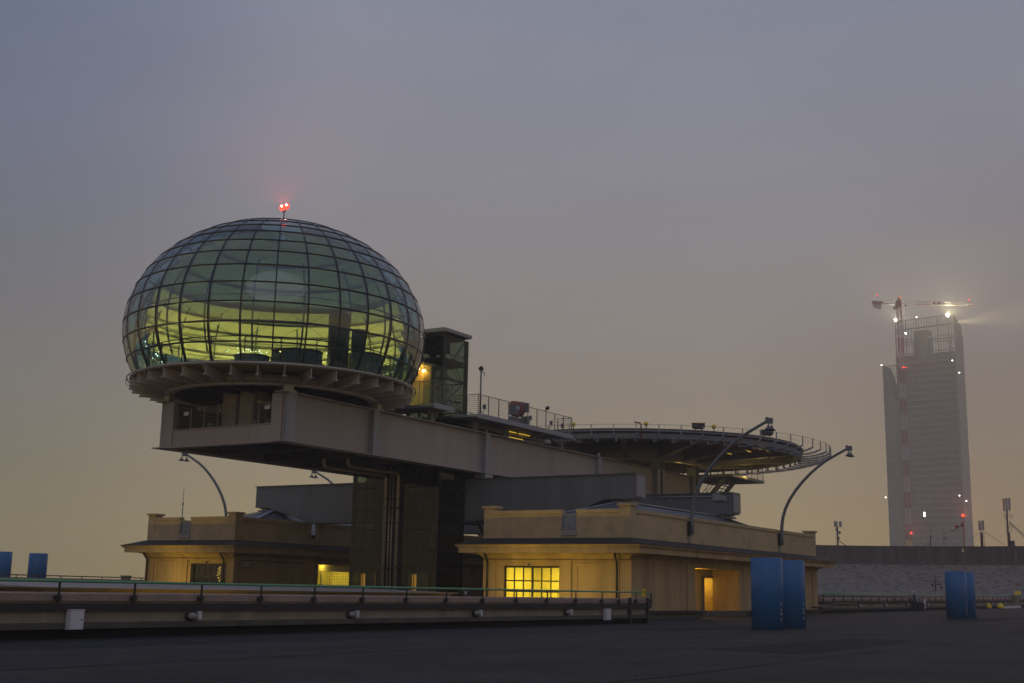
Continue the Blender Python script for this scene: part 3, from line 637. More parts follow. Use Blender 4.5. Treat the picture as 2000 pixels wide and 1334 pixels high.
MB().poly([(81.72, 34.3, 7.95), (81.72, 34.3, 8.3), (81.72, 34.0, 8.3), (81.72, 33.4, 8.1), (81.72, 33.4, 7.75)], (.15, 0, 0)).build('gusset', 'steelc', x2)
MB().tube([(81.75, 37.6, 7.7), (81.75, 37.6, 7.9), (81.75, 37.72, 8.0), (81.75, 37.8, 7.85), (81.75, 37.75, 7.7)], .03, 6).build('hook', 'steelc', x2)
# bearings between bridge and beams
mb = MB()
for s in (66.85, 82.05):
    for y in (G1, G2): MB().box(s, s + .9, y - .4, y + .4, 8.40, 8.71).build('bearing', 'steelc', BR)

# ------------------------------------------------------------------ glass dome
C = (52.25, 48.78); A, CC, Z0 = 8.5, 6.66, 15.42
US = [-24.9, -16.2, -7.4, 1.6, 10.8, 19.7, 28.0, 35.6, 43.4, 50.6, 58, 65.5, 73, 80.5]
def surf(u, ph, k=0): u = math.radians(u); return (C[0] + (A + k) * math.cos(u) * math.cos(ph), C[1] + (A + k) * math.cos(u) * math.sin(ph), Z0 + (CC + k) * math.sin(u))
NM = 31; FACE = math.atan2(-C[1], -C[0]); PH0 = FACE + math.radians(-1.4)
D = thing('glass_dome', (C[0], C[1], 12.2), 'flattened spherical blue-green glass dome glowing yellow inside, on the bridge nose', 'dome')
us = []
for a, b in zip(US, US[1:]): us += [a, (a + b) / 2]
us += [80.5, 90]
n_ = NM * 4; mb = MB()
mb.add([surf(u, PH0 + 2 * PI * j / n_) for u in us for j in range(n_)], [(i * n_ + j, i * n_ + (j + 1) % n_, (i + 1) * n_ + (j + 1) % n_, (i + 1) * n_ + j) for i in range(len(us) - 1) for j in range(n_)], True)
mb.build('glass_shell', 'domeglass', D)
for j in range(NM):
    ph = PH0 + 2 * PI * j / NM
    pts = [surf(-24.9 + (80.5 + 24.9) * i / 26, ph, -.03) for i in range(27)]
    mb = MB(); vs = []; tx = V((-math.sin(ph), math.cos(ph), 0))
    for i, p in enumerate(pts):
        c = V((C[0], C[1], Z0)); q = V(p); nr = (q - c).normalized(); wd = .036
        vs += [q - tx * wd + nr * .05, q + tx * wd + nr * .05, q + tx * wd - nr * .10, q - tx * wd - nr * .10]
    fs = []
    for i in range(len(pts) - 1):
        for a in range(4): b = (a + 1) % 4; fs.append((4 * i + a, 4 * i + b, 4 * i + 4 + b, 4 * i + 4 + a))
    mb.add(vs, fs, False).build('rib', 'frame', D)
for u in US:
    k = math.radians(u); r = A * math.cos(k); z = Z0 + CC * math.sin(k); h = .034 if u < 50 else .026
    MB().rev(C, [(r - .10, z - h), (r + .035, z - h), (r + .035, z + h), (r - .10, z + h)], 124).build('glazing_ring', 'frame', D)
# thin bracing rods and spiders behind the panes
mb = MB()
for i in range(0, 6):
    for j in range(NM):
        a, b = (j, j + 1) if (i + j) % 2 else (j + 1, j)
        mb.tube([surf(US[i], PH0 + 2 * PI * a / NM, -.22), surf(US[i + 1], PH0 + 2 * PI * b / NM, -.22)], .008, 4, cap=False)
mb.build('tie_rods', 'frame', D)
# inner steel arches (bluish tubes seen on the far side)
for j in range(18):
    ph = FACE + 2 * PI * (j + .5) / 18
    MB().tube([surf(-22 + 52 * i / 8, ph, -.95) for i in range(9)], .05, 6).build('inner_arch', 'steelb', D)
for u in (-6, 8): k = math.radians(u); MB().tube([(C[0] + (A - .95) * math.cos(k) * math.cos(x), C[1] + (A - .95) * math.cos(k) * math.sin(x), Z0 + (CC - .95) * math.sin(k)) for x in [2 * PI * i / 72 for i in range(72)]], .035, 6, closed=True).build('inner_ring', 'steelb', D)
# shade sails: overlapping bands on the far side, upper ones coloured dim for fading light
BACK = FACE + PI
for i, (u0, u1, kk) in enumerate(((-4.5, -1, -.55), (-1.5, 5, -.62), (4, 12, -.69), (11, 20, -.76), (19, 29, -.83), (28, 43, -.8), (42, 60, -.75), (59, 86, -.7))):
    m1 = MB(); N = 60; sp = math.radians((66, 72, 78, 84, 92, 100, 110, 170)[i]); vs = []
    for r_ in range(5):
        u = u0 + (u1 - u0) * r_ / 4
        for q in range(N + 1):
            ph = BACK - sp + 2 * sp * q / N; tl = (2.5 * math.cos((q / N - .5) * PI) - 1) if i < 5 else 0
            vs.append(surf(u + tl, ph, kk - (.07 if i < 5 else .03) * r_))
    m1.add(vs, [(r_ * (N + 1) + q, r_ * (N + 1) + q + 1, (r_ + 1) * (N + 1) + q + 1, (r_ + 1) * (N + 1) + q) for r_ in range(4) for q in range(N)], True).build('shade_sail' if i < 5 else 'upper_sail_dim', 'sail' if i < 4 else ('sail_dim' if i == 4 else 'sail_dim_blue'), D)
# floor, core, columns, screens inside
MB().rev(C, [(.001, 12.45), (7.6, 12.45), (7.6, 12.60), (.001, 12.60)], 96).build('floor', 'floorw', D)
rt = V((math.sin(FACE), -math.cos(FACE), 0)); fw = V((math.cos(FACE), math.sin(FACE), 0))   # screen-right / towards camera
def at(r, f): return (C[0] + rt.x * r + fw.x * f, C[1] + rt.y * r + fw.y * f)
SR = 1 if rt.dot(V((math.sin(AL), -math.cos(AL), 0))) > 0 else 1
rt_cam = V((math.cos(heading - PI / 2), math.sin(heading - PI / 2), 0))
if rt.dot(rt_cam) < 0: rt = -rt
for r, f, rad, z1, nm in ((3.55, -.5, .62, 17.1, 'column'), (4.75, -.9, .42, 16.3, 'column')):
    c = at(r, f); MB().rev(c, [(.001, 12.6), (rad, 12.6), (rad, z1), (.001, z1)], 28).build(nm, 'steeld', D)
MB().rev(at(5.3, .3), [(1.05, 12.6), (1.12, 12.6), (1.12, 14.3), (1.05, 14.3)], 40, 1.0, 4.6).build('curved_screen', 'core', D)
MB().rev(at(5.2, -1.2), [(.001, 12.6), (1.0, 12.6), (1.0, 14.9), (.001, 14.9)], 32).build('lift_core', 'core', D)
# balustrade ring
hr = MB(); hr.tube(cir(C, 7.1, 14.05, 90), .028, 6, closed=True); ho_ = hr.build('handrail', 'frame', D)
for j in range(24):
    ph = 2 * PI * j / 24; x, y = C[0] + 7.1 * math.cos(ph), C[1] + 7.1 * math.sin(ph)
    MB().tube([(x, y, 12.6), (x, y, 14.05)], .03, 6).tube([(x - .12, y, 13.82), (x + .12, y, 13.82)], .022, 5).build('baluster', 'frame', ho_)
# spotlights (sparkles) on the sails
mb = MB()
for i in range(40):
    ph = BACK + random.uniform(-.62, .5); mb.ell(surf(random.choice((1, 2.5, 3.5, 4.5)), ph, -1.9), .028, .028, .028, 5, 4)
for i in range(16):
    ph = BACK + random.uniform(1.15, 1.7); mb.ell(surf(-12 + random.uniform(-3, 5), ph, -1.2), .03, .03, .04, 5, 4)
mb.build('spotlights', 'e_spark', D)
# lower steel: base ring, rim tube, radial ribs, ring beam
MB().rev(C, [(7.55, 12.46), (7.93, 12.46), (7.93, 12.54), (7.86, 12.60), (7.55, 12.60)], 124).build('base_ring', 'ribm', D)
MB().rev(C, [(5.6, 12.36), (7.75, 12.42), (7.75, 12.45), (5.6, 12.40)], 96).build('soffit', 'soffit', D)
MB().tube(cir(C, 8.08, 12.50, 90), .035, 6, closed=True).build('rim_tube', 'ribm', D)
for j in range(36):
    ph = PH0 + 2 * PI * (j + .5) / 36; d = V((math.cos(ph), math.sin(ph), 0)); c = V((C[0], C[1], 0))
    m1 = MB().beam(c + d * 5.78 + V((0, 0, 12.06)), c + d * 7.90 + V((0, 0, 12.16)), .022, .52)
    m1.beam(c + d * 5.78 + V((0, 0, 11.80)), c + d * 7.92 + V((0, 0, 11.92)), .22, .03)
    m1.tube([c + d * 7.86 + V((0, 0, 12.5)), c + d * 8.08 + V((0, 0, 12.5))], .02, 4)
    if j % 3 == 0: m1.tube([c + d * 8.08 + V((0, 0, 12.5)), c + d * 8.14 + V((0, 0, 12.35)), c + d * 8.06 + V((0, 0, 12.18)), c + d * 7.9 + V((0, 0, 12.12))], .018, 4)
    m1.build('radial_rib', 'ribm', D)
MB().rev(C, [(5.70, 11.82), (5.76, 11.82), (5.76, 12.30), (5.70, 12.30)], 96).build('ring_web', 'ribm', D)
MB().rev(C, [(5.45, 11.72), (5.98, 11.72), (5.98, 11.80), (5.45, 11.80)], 96).build('ring_beam', 'ribm', D)
for a in range(12):
    ph = PH0 + PI * a / 6; d = V((math.cos(ph), math.sin(ph), 0)); MB().ibeam(V((*C, 12.05)) + d * 1.2, V((*C, 12.05)) + d * 5.68, .2, .42).build('inner_beam', 'steeld', D)
for s in (48.4, 55.9):
    for y in (G1, G2): MB().box(s - .3, s + .3, y - .3, y + .3, 11.362, 11.45).box(s - .2, s + .2, y - .2, y + .2, 11.45, 11.72).build('bearing', 'ribm', D)
# interior light
for ph, e in ((BACK + .95, 90), (BACK + .35, 120), (BACK - .35, 120), (BACK - .95, 90)):
    x, y, z = surf(-10, ph, -1.9); light('dome_lamp', 'POINT', (x, y, 13.15), (1, .69, .19), e * 4.2, .12)

# furniture under the dome: tables and seats
def table(r, f, R, h, label, m='core'):
    c = at(r, f); t = thing('round_counter', (c[0], c[1], 12.6), label, 'counter', 'round counters inside the dome')
    MB().rev(c, [(.001, 12.6), (R - .04, 12.6), (R - .04, 12.6 + h - .06), (.001, 12.6 + h - .06)], 40).build('drum', m, t)
    MB().rev(c, [(.001, 12.6 + h - .055), (R, 12.6 + h - .055), (R, 12.6 + h), (.001, 12.6 + h)], 40).build('top', 'iron', t)
table(1.15, 5.2, 1.35, 1.05, 'large dark round counter in the middle of the dome floor')
table(-1.25, 4.9, .95, .75, 'smaller rounded sofa-like counter left of the large one')
# red obstruction beacon on top
t = thing('beacon', (C[0], C[1], 22.1), 'twin red obstruction beacon glowing on a short mast on top of the glass dome', 'beacon')
x, y = C
MB().rev(C, [(.001, 22.04), (.16, 22.04), (.16, 22.09), (.001, 22.09)], 12).build('base', 'iron', t)
MB().rev(C, [(.001, 22.24), (.13, 22.26), (.14, 22.44), (.06, 22.52), (.001, 22.52)], 12).tube([(x, y, 22.05), (x, y, 22.95)], .032, 8).build('mast', 'iron', t)
for sgn, h in ((-1, 23.2), (1, 23.3)):
    p = V((x, y, 0)) + rt * .13 * sgn
    MB().tube([(x, y, 22.9), (p.x, p.y, h - .12)], .035, 6).build('arm', 'red', t)
    MB().ell((p.x, p.y, h), .15, .15, .19, 14, 10).build('lens', 'e_redc', t); q = p - fwd_cam * .13; MB().ell((q.x, q.y, h + .05), .045, .045, .055, 10, 6).build('filament', 'e_hot', t)
    light('beacon_glow', 'POINT', (p.x, p.y, h + .02), (1, .03, .02), 22, .1)
a_ = light('beacon_halo', 'SPOT', (x - fwd_cam.x * .3, y - fwd_cam.y * .3, 23.3), (1, .035, .03), 6500, .08, spot_size=math.radians(150), spot_blend=.7); lookdir(a_, -fwd_cam + V((0, 0, 1.1)))
MB().ell((x + fw.x * .25, y + fw.y * .25, 22.06), .26, .26, .04, 10, 6).build('low_lens', 'e_red', t)
# ------------------------------------------------------------------ glass lift shafts
def shaft(y0, y1, zt, label):
    s0, s1 = 63.5, 66.35
    t = thing('lift_shaft', (s0, y0, 0), label, 'lift shaft')
    for a in (s0 + .1, s1 - .1):
        for b in (y0 + .1, y1 - .1): MB().box(a - .1, a + .1, b - .1, b + .1, 0, zt).build('column', 'steeld', t)
    zs = [2.62, 3.7, 4.95, 6.3, 7.62] + ([9.4, 10.9, 12.6, 14.5, 16.2, 17.3] if zt > 10 else [])
    for z in zs:
        big = z in (3.7, 6.3, 12.6, 14.5, 2.62)
        h = .10 if big else .035
        MB().box(s0 + .02, s0 + .09, y0, y1, z, z + h).box(s0, s1, y0 + .02, y0 + .09, z, z + h).box(s1 - .09, s1 - .02, y0, y1, z, z + h).box(s0, s1, y1 - .09, y1 - .02, z, z + h).build('ledge', 'steeld', t)
    m1 = MB()
    for z0, z1 in zip([0] + zs, zs + [zt]):
        m1.box(s0 - .03, s0 - .01, y0, y1, z0 + .05, z1 - .005); m1.box(s0, s1, y0 - .03, y0 - .01, z0 + .05, z1 - .005)
        m1.box(s1 + .01, s1 + .03, y0, y1, z0 + .05, z1 - .005); m1.box(s0, s1, y1 + .01, y1 + .03, z0 + .05, z1 - .005)
    m1.build('glazing', 'shaftglass', t)
    bo = MB()
    for z in zs:
        for y in (y0 + .1, (y0 + y1) / 2, y1 - .1):
            for d in (-.09, .13): bo.box(s0 - .05, s0 - .03, y - .018, y + .018, z + d, z + d + .036)
        for s in (s0 + .15, (s0 + s1) / 2, s1 - .15):
            for d in (-.09, .13): bo.box(s - .018, s + .018, y0 - .05, y0 - .03, z + d, z + d + .036)
    bo.build('glass_fixings', 'railx', t)
    br = MB()
    zz = [0.2, 2.62, 4.95, 7.62] + ([10.5, 12.6, 14.5, 17.2] if zt > 10 else [])
    for z0, z1 in zip(zz, zz[1:]):
        for (a, b) in (((s1 - .25, y0 + .25), (s1 - .25, y1 - .25)), ((s0 + .25, y0 + .2), (s1 - .25, y0 + .2)), ((s0 + .25, y1 - .2), (s1 - .25, y1 - .2))):
            br.tube([(a[0], a[1], z0), (b[0], b[1], z1)], .022, 5).tube([(b[0], b[1], z0), (a[0], a[1], z1)], .022, 5)
    if zt > 10:
        for z0, z1 in ((12.6, 14.5), (14.5, 16.2), (10.9, 12.6)):
            br.tube([(s0 + 1.4, y0 + .3, z0), (s1 - .3, y1 - .5, z1)], .03, 5).tube([(s1 - .3, y0 + .3, z0), (s0 + .4, y1 - .3, z1)], .03, 5)
        br.box(s0 + .3, s1 - .3, y0 + 1.3, y0 + 1.38, 14.0, 14.25).box(s0 + 1.0, s1 - .2, y0 + .3, y0 + .38, 13.2, 13.3)
    br.build('bracing', 'steeld', t)
    gr = MB()
    for y in (y0 + .7, y0 + 1.0, y1 - .9): gr.box(s0 + 1.2, s0 + 1.3, y, y + .08, 0, zt - .4)
    for s in (s0 + .7, s0 + 1.9): gr.box(s, s + .1, y1 - .5, y1 - .4, 0, zt - .4)
    gr.build('guide_rails', 'steeld', t)
    ya = y0 + .95
    dr = MB().box(s0 + .12, s0 + .2, ya - .1, ya, 0, 2.35).box(s0 + .12, s0 + .2, ya + 1.2, ya + 1.3, 0, 2.35).box(s0 + .12, s0 + .2, ya, ya + 1.2, 2.25, 2.35).build('lift_door', 'steelc', t)
    MB().box(s0 + .15, s0 + .18, ya + .02, ya + .66, 0, 2.24).build('leaf', 'lightgrey', dr)
    MB().box(s0 + .35, s0 + .38, ya + .02, ya + 1.16, 0, 2.24).build('lit_lobby', 'e_lit', dr)
    MB().box(s0 + .15, s0 + .18, ya + .88, ya + .93, 0, 2.24).build('edge', 'iron', dr)
    return t
sa = shaft(45.0, 47.75, 17.35, 'tall glass lift shaft rising beside the dome, with flat roof')
MB().box(63.38, 66.55, 44.86, 47.9, 17.56, 17.78).build('roof', 'lightgrey', sa)
MB().box(63.6, 66.25, 45.1, 47.65, 15.6, 15.9).box(63.7, 66.2, 45.2, 47.6, 17.352, 17.54).box(64.2, 65.7, 46.0, 47.4, 16.5, 17.2).build('machine_frame', 'steeld', sa)
shaft(49.05, 51.85, 8.6, 'lower glass lift shaft ending beneath the bridge, left of the pipes')
MB().box(63.55, 66.3, 47.80, 49.0, 0, 8.58).build('shaft_infill', 'chan')
tag(bpy.data.objects['shaft_infill'], 'dark wall panel behind the pipes between the two glass shafts', 'wall panel')
for y, r in ((48.95, .105), (48.62, .045), (48.38, .045), (47.98, .105)):
    lab = {48.95: 'thick lagged riser pipe, leftmost of the four between the glass shafts', 48.62: 'thin riser pipe beside the left thick one', 48.38: 'thin riser pipe beside the right thick one', 47.98: 'thick lagged riser pipe, rightmost of the four between the glass shafts'}[y]
    t = thing('riser_pipe', (63.3, y, 0), lab, 'pipe', 'riser pipes between the shafts')
    if r > .1:
        zz, end = (8.40, 57.1) if y > 48.5 else (8.52, 58.2)
        MB().tube([(63.25, y, 0), (63.25, y, zz - .2), (63.2, y, zz - .07), (63.05, y, zz), (end + .3, y, zz), (end + .09, y, zz + .05), (end, y, zz + .2), (end, y, 9.5)], r, 12).build('run', 'copper', t)
    else: MB().tube([(63.25, y, 0), (63.25, y, 9.0)], r, 10).build('run', 'copper', t)
    c = MB()
    for z in (1.2, 2.5, 4.2, 5.4, 6.9): c.rev((63.25, y), [(r - .01, z), (r + .012, z), (r + .012, z + .04), (r - .01, z + .04)], 12)
    c.build('band', 'iron', t)
for z in (2.62, 6.3): MB().box(63.1, 63.5, 47.7, 49.1, z, z + .08).build('pipe_bracket', 'steeld', sa)
# ------------------------------------------------------------------ walkway, balcony
def railgrid(mb, p, q, z0, z1, n=9, r=.011, top=.026, posts=None, pr=.03):
    p, q = V((*p, 0)), V((*q, 0))
    for i in range(n):
        z = z0 + .1 + (z1 - z0 - .1) * i / n; mb.tube([p + V((0, 0, z)), q + V((0, 0, z))], r, 5)
    mb.tube([p + V((0, 0, z1)), q + V((0, 0, z1))], top, 6)
def postsof(t, pts, z0, z1, w=.045):
    for x, y in pts: MB().box(x - w / 2, x + w / 2, y - w / 2, y + w / 2, z0, z1).build('post', 'railx', t)
t = thing('walkway', (64.7, 43, 12.2), 'raised steel walkway with grey railing, between lift shaft and landing pad', 'walkway')
MB().box(64.7, 76.9, 43.0, 47.6, 12.10, 12.26).box(64.66, 76.94, 42.95, 43.0, 12.0, 12.30).build('deck', 'steelc', t)
mb = MB(); railgrid(mb, (64.75, 43.05), (76.85, 43.05), 12.26, 13.52); ra = mb.build('railing', 'railx', t)
mb = MB(); railgrid(mb, (64.75, 43.05), (64.75, 44.9), 12.26, 13.52); railgrid(mb, (76.85, 43.05), (76.85, 44.3), 12.26, 13.52); railgrid(mb, (66.5, 47.5), (76.8, 47.5), 12.26, 13.3, 6); mb.build('railing', 'railx', t)
postsof(ra, [(64.75 + i * 1.21, 43.05) for i in range(11)], 12.1, 13.52); postsof(ra, [(76.85, 44.2), (64.75, 43.9)] + [(66.5 + i * 2.0, 47.5) for i in range(6)], 12.2, 13.4)
MB().box(69.2, 69.65, 42.98, 43.0, 13.15, 13.38).build('notice', 'zincb', t)
# curved brackets carrying the deck
def bracket(s, par, zt=12.05, y=44.2):
    MB().box(s - .16, s + .16, y - .03, y + .03, ZT, zt).box(s - .2, s - .16, y - .12, y + .12, ZT, zt).box(s + .16, s + .2, y - .12, y + .12, ZT, zt).build('support', 'steelc', par)
    m1 = MB()
    for sg in (-1, 1): m1.tube([(s + sg * .2, y, zt - .55), (s + sg * .23, y, zt - .3), (s + sg * .33, y, zt - .12), (s + sg * .5, y, zt - .03)], .03, 6)
    m1.beam((s, y + .2, zt - .1), (s, 43.05, zt - .02), .16, .12).build('arm', 'steelc', par)
for s in (66.2, 69.9, 73.6, 77.4): bracket(s, t)
MB().box(64.8, 77.6, 45.2, 45.4, 11.85, 12.09).box(64.8, 77.6, 47.2, 47.4, 11.75, 12.09).build('long_beam', 'ribm', t)
t = thing('balcony', (60, 43, 12.2), 'small steel balcony with barred railing at the right foot of the dome', 'balcony')
MB().box(59.9, 61.95, 43.0, 48.2, 12.08, 12.26).box(59.86, 61.99, 42.95, 43.0, 12.0, 12.30).build('deck', 'steelc', t)
mb = MB(); railgrid(mb, (60.0, 43.05), (61.9, 43.05), 12.26, 13.68, 10); railgrid(mb, (60.0, 43.05), (60.0, 46.2), 12.26, 13.68, 10); railgrid(mb, (61.9, 43.05), (61.9, 44.8), 12.26, 13.68, 10); ra = mb.build('railing', 'railx', t)
postsof(ra, [(60.0, 43.05), (60.95, 43.05), (61.9, 43.05), (60.0, 44.2), (60.0, 45.4), (61.9, 44.0)], 12.1, 13.70)
bracket(61.4, t)
MB().box(60.4, 62.9, 44.2, 44.22, 12.3, 15.0).build('glass_screen', 'shaftglass', t)
en = MB().box(62.4, 62.5, 45.1, 49.0, 12.27, 15.1).box(61.4, 62.6, 45.0, 49, 15.1, 15.22).build('entrance_wall', 'plaster', t)
MB().tube([(62.38, 45.6, 14.85), (62.2, 45.6, 14.8)], .06, 8).build('wall_lamp', 'e_warm', t)
light('entrance_light', 'POINT', (62.05, 45.6, 14.6), (1, .50, .05), 12, .05)
# camera mast
t = thing('camera_mast', (65.4, 43.4, 12.26), 'slim mast with a small camera head at the walkway corner', 'mast')
MB().tube([(65.1, 43.12, 12.26), (65.1, 43.12, 15.15)], .06, 10, r1=.05).build('pole', 'railx', t)
MB().box(65.0, 65.2, 43.0, 43.24, 15.1, 15.3).ell((65.1, 43.12, 15.33), .07, .07, .07, 8, 6).build('head', 'iron', t)
MB().tube([(65.12, 43.1, 15.05), (65.3, 43.0, 14.95), (65.34, 43.0, 14.8), (65.22, 43.0, 14.75)], .025, 6).build('cable_loop', 'iron', t)
# hose drum
t = thing('hose_reel', (73.2, 45.5, 12.26), 'rust-red fire hose drum between grey louvred boxes on the walkway', 'hose reel')
MB().tube([(72.85, 45.6, 13.85), (73.55, 45.2, 13.85)], .52, 20).build('drum', 'red', t)
MB().box(72.85, 73.6, 45.15, 45.6, 13.3, 14.3).build('cabinet', 'red', t)
mb = MB()
for x, z in ((72.35, 13.35), (73.85, 13.7), (72.3, 12.5), (73.9, 12.75)):
    for i in range(6): mb.box(x - .02, x + .36, 45.0, 45.5, z + i * .11, z + i * .11 + .085)
mb.box(72.3, 74.2, 45.3, 45.5, 12.3, 13.2).build('louvres', 'steelb', t)
MB().tube([(73.0, 45.3, 12.26), (73.0, 45.3, 13.5)], .09, 8).build('riser', 'darkred', t)
t = thing('floodlight', (73.6, 43.3, 13.6), 'small black floodlight head clipped to the walkway railing above the red drum', 'floodlight')
MB().tube([(73.1, 43.1, 13.5), (73.3, 43.05, 13.72)], .03, 6).build('arm', 'iron', t); MB().beam((73.2, 43.0, 13.7), (73.45, 43.0, 13.82), .16, .2).build('head', 'iron', t)
pl_ = ['grey speaker-like junction box low on the walkway railing, nearest the camera mast', 'grey junction box low on the walkway railing, right of the red drum', 'grey junction box low on the walkway railing, second from its right end', 'grey junction box low on the walkway railing, at its right end']
for i, x in enumerate((65.9, 71.6, 74.4, 76.0)):
    t = thing('junction_box', (x, 43.3, 12.6), pl_[i], 'junction box', 'boxes along the walkway')
    MB().box(x - .09, x + .09, 43.25, 43.4, 12.75, 13.02).build('box', 'steelb', t); MB().tube([(x, 43.3, 12.75), (x - .15, 43.3, 12.5), (x - .6, 43.3, 12.45)], .02, 5).build('cable', 'iron', t)
# strip lamps in the service gap beneath the walkway
for i, (x0, x1, y, z) in enumerate(((71.3, 72.4, 44.9, 12.0), (72.7, 74.2, 44.9, 12.0), (71.2, 73.3, 44.9, 11.62))):
    t = thing('strip_light', (x0, y, z), ['left upper', 'right upper', 'lower'][i] + ' glowing yellow strip light in the gap beneath the walkway', 'strip light', 'strip lights beneath the walkway')
    MB().box(x0, x1, y, y + .07, z, z + .05).build('tube', 'e_strip', t); MB().box(x0 - .05, x1 + .05, y - .02, y + .09, z + .05, z + .09).build('housing', 'iron', t)
MB().box(72.9, 73.05, 45.2, 45.35, 11.4, 12.1).build('drain_pipe', 'darkred'); tag(bpy.data.objects['drain_pipe'], 'orange-brown pipe stub under the walkway by the strip lights', 'pipe')
# dark plant boxes under the walkway
t = thing('plant_units', (70, 49, 9.7), 'row of dark plant boxes between the girders under the walkway', 'plant')
for x0, x1 in ((68.2, 70.6), (71.2, 74.2), (74.8, 79.5)): MB().box(x0, x1, 47.4, 50.6, 9.66, 11.75).build('unit', 'steeld', t)
# ------------------------------------------------------------------ landing pad
H = (97.2, 48.6); t = thing('landing_pad', (H[0], H[1], 12.2), 'round steel landing pad with radial beams and a fringe of net arms', 'landing pad'); HP = t
MB().rev(H, [(.001, 13.46), (14.6, 13.46), (14.6, 13.62), (.001, 13.62)], 128, smooth=False).build('deck', 'steeld', t)
MB().rev(H, [(14.35, 12.95), (14.45, 12.95), (14.45, 13.455), (14.35, 13.455)], 128).rev(H, [(14.2, 12.88), (14.66, 12.88), (14.66, 12.945), (14.2, 12.945)], 128).rev(H, [(14.45, 13.38), (14.78, 13.38), (14.78, 13.455), (14.45, 13.455)], 128).build('rim_beam', 'steelc', t)
for R, z in ((12.4, 13.10),):
    MB().rev(H, [(R - .03, z), (R + .03, z), (R + .03, 13.455), (R - .03, 13.455)], 96).rev(H, [(R - .16, z - .05), (R + .16, z - .05), (R + .16, z), (R - .16, z)], 96).build('ring_purlin', 'ribm', t)
for a in range(14):
    ph = FACE + .12 + 2 * PI * a / 14; d = V((math.cos(ph), math.sin(ph), 0)); c = V((H[0], H[1], 0)); x = V((-d.y, d.x, 0))
    P = [c + d * 5.9 + V((0, 0, 12.30)), c + d * 14.2 + V((0, 0, 12.90)), c + d * 14.2 + V((0, 0, 13.45)), c + d * 5.9 + V((0, 0, 13.45))]
    rb = MB().poly([p - x * .015 for p in P], x * .03).build('radial_beam', 'steelc', t); MB().beam(P[0], P[1], .34, .05).build('flange', 'ribm', rb)
mb = MB()
for a in range(40):
    ph = FACE + PI * (a + .5) / 20; d = V((math.cos(ph), math.sin(ph), 0)); c = V((H[0], H[1], 13.3)); mb.ibeam(c + d * 9.3, c + d * 14.2, .14, .26, .02)
mb.build('joists', 'ribm', t)
MB().rev(H, [(5.86, 12.2), (5.92, 12.2), (5.92, 13.45), (5.86, 13.45)], 96).rev(H, [(5.55, 12.12), (6.22, 12.12), (6.22, 12.19), (5.55, 12.19)], 96).build('ring_girder', 'ribm', t)
for a in range(6):
    ph = FACE + PI * a / 6; d = V((math.cos(ph), math.sin(ph), 0)); c = V((H[0], H[1], 13.0)); MB().ibeam(c - d * 5.8, c + d * 5.8, .3, .8).build('inner_beam', 'ribm', t)
for s in (93.4, 100.55):
    for y in (G1, G2):
        o = MB().box(s - .42, s - .36, y - .4, y + .4, ZT, 12.12).box(s + .36, s + .42, y - .4, y + .4, ZT, 12.12).box(s - .36, s + .36, y - .03, y + .03, ZT, 12.12).build('column', 'steelc', t)
na = MB()
for a in range(64):
    ph = FACE + PI * (a + .35) / 32; d = V((math.cos(ph), math.sin(ph), 0)); c = V((H[0], H[1], 0))
    prof = [(14.5, 12.60), (15.2, 12.55), (15.9, 12.60), (16.5, 12.72), (17.0, 12.92)]
    m1 = MB()
    for (r0, z0), (r1_, z1) in zip(prof, prof[1:]): m1.beam(c + d * r0 + V((0, 0, z0)), c + d * (r1_ + .02) + V((0, 0, z1)), .07, .11)
    m1.beam(c + d * 17.0 + V((0, 0, 12.88)), c + d * 17.0 + V((0, 0, 13.62)), .07, .06, up=(-d.y, d.x, 0)); m1.beam(c + d * 14.5 + V((0, 0, 12.55)), c + d * 14.5 + V((0, 0, 13.0)), .16, .10, up=(-d.y, d.x, 0))
    m1.build('net_arm', 'steelc', t)
MB().tube(cir(H, 17.0, 13.60, 128), .014, 4, closed=True).tube(cir(H, 17.0, 13.25, 128), .006, 4, closed=True).build('edge_cable', 'railx', t)
mb = MB()
for R, z in ((15.2, 12.63), (15.9, 12.68), (16.5, 12.80)): mb.tube(cir(H, R, z, 128), .008, 4, closed=True)
for a in range(256): ph = PI * a / 128; mb.tube([(H[0] + r * math.cos(ph), H[1] + r * math.sin(ph), z) for r, z in ((14.6, 12.64), (16.5, 12.80), (17.0, 13.0), (17.0, 13.6))], .005, 3, cap=False)
mb.build('safety_net', 'railx', t)
mb = MB()
for a in (-2.6, -1.9, -1.2, .2, .6, 1.0): ph = FACE + a * .6; p = V((H[0] + 13.2 * math.cos(ph), H[1] + 13.2 * math.sin(ph), 12.7)); q = V((H[0] + 13.2 * math.cos(ph + .22), H[1] + 13.2 * math.sin(ph + .22), 12.7)); MB().tube([p, q], .06, 6).build('foam_pipe', 'darkred', t)
def padpt(R, px):      # point of the near half of a circle round the pad seen on the bearing of photo column px
    a = heading - math.atan((px - 1000) / 2473 ) - .0; d = V((math.cos(a), math.sin(a))); h = V(H)
    b = -2 * d.dot(h); c_ = h.length_squared - R * R; disc = b * b - 4 * c_
    k = (-b - math.sqrt(max(disc, 0))) / 2; return d * k
for px, lb in ((1132, 'yellow edge lamp of the landing pad, beside the walkway end'), (1278, 'yellow edge lamp of the landing pad, beside the red hydrant pipe'), (1414, 'yellow edge lamp of the landing pad, between the two flood boxes')):
    p = padpt(14.7, px - 6); u = thing('edge_lamp', (p.x, p.y, 13.62), lb, 'lamp', 'yellow edge lamps of the landing pad')
    MB().tube([(p.x, p.y, 13.4), (p.x, p.y, 13.82)], .04, 6).build('stem', 'iron', u); MB().rev((p.x, p.y), [(.001, 13.78), (.14, 13.82), (.19, 13.95), (.15, 14.08), (.001, 14.12)], 14).build('lens', 'yellow', u)
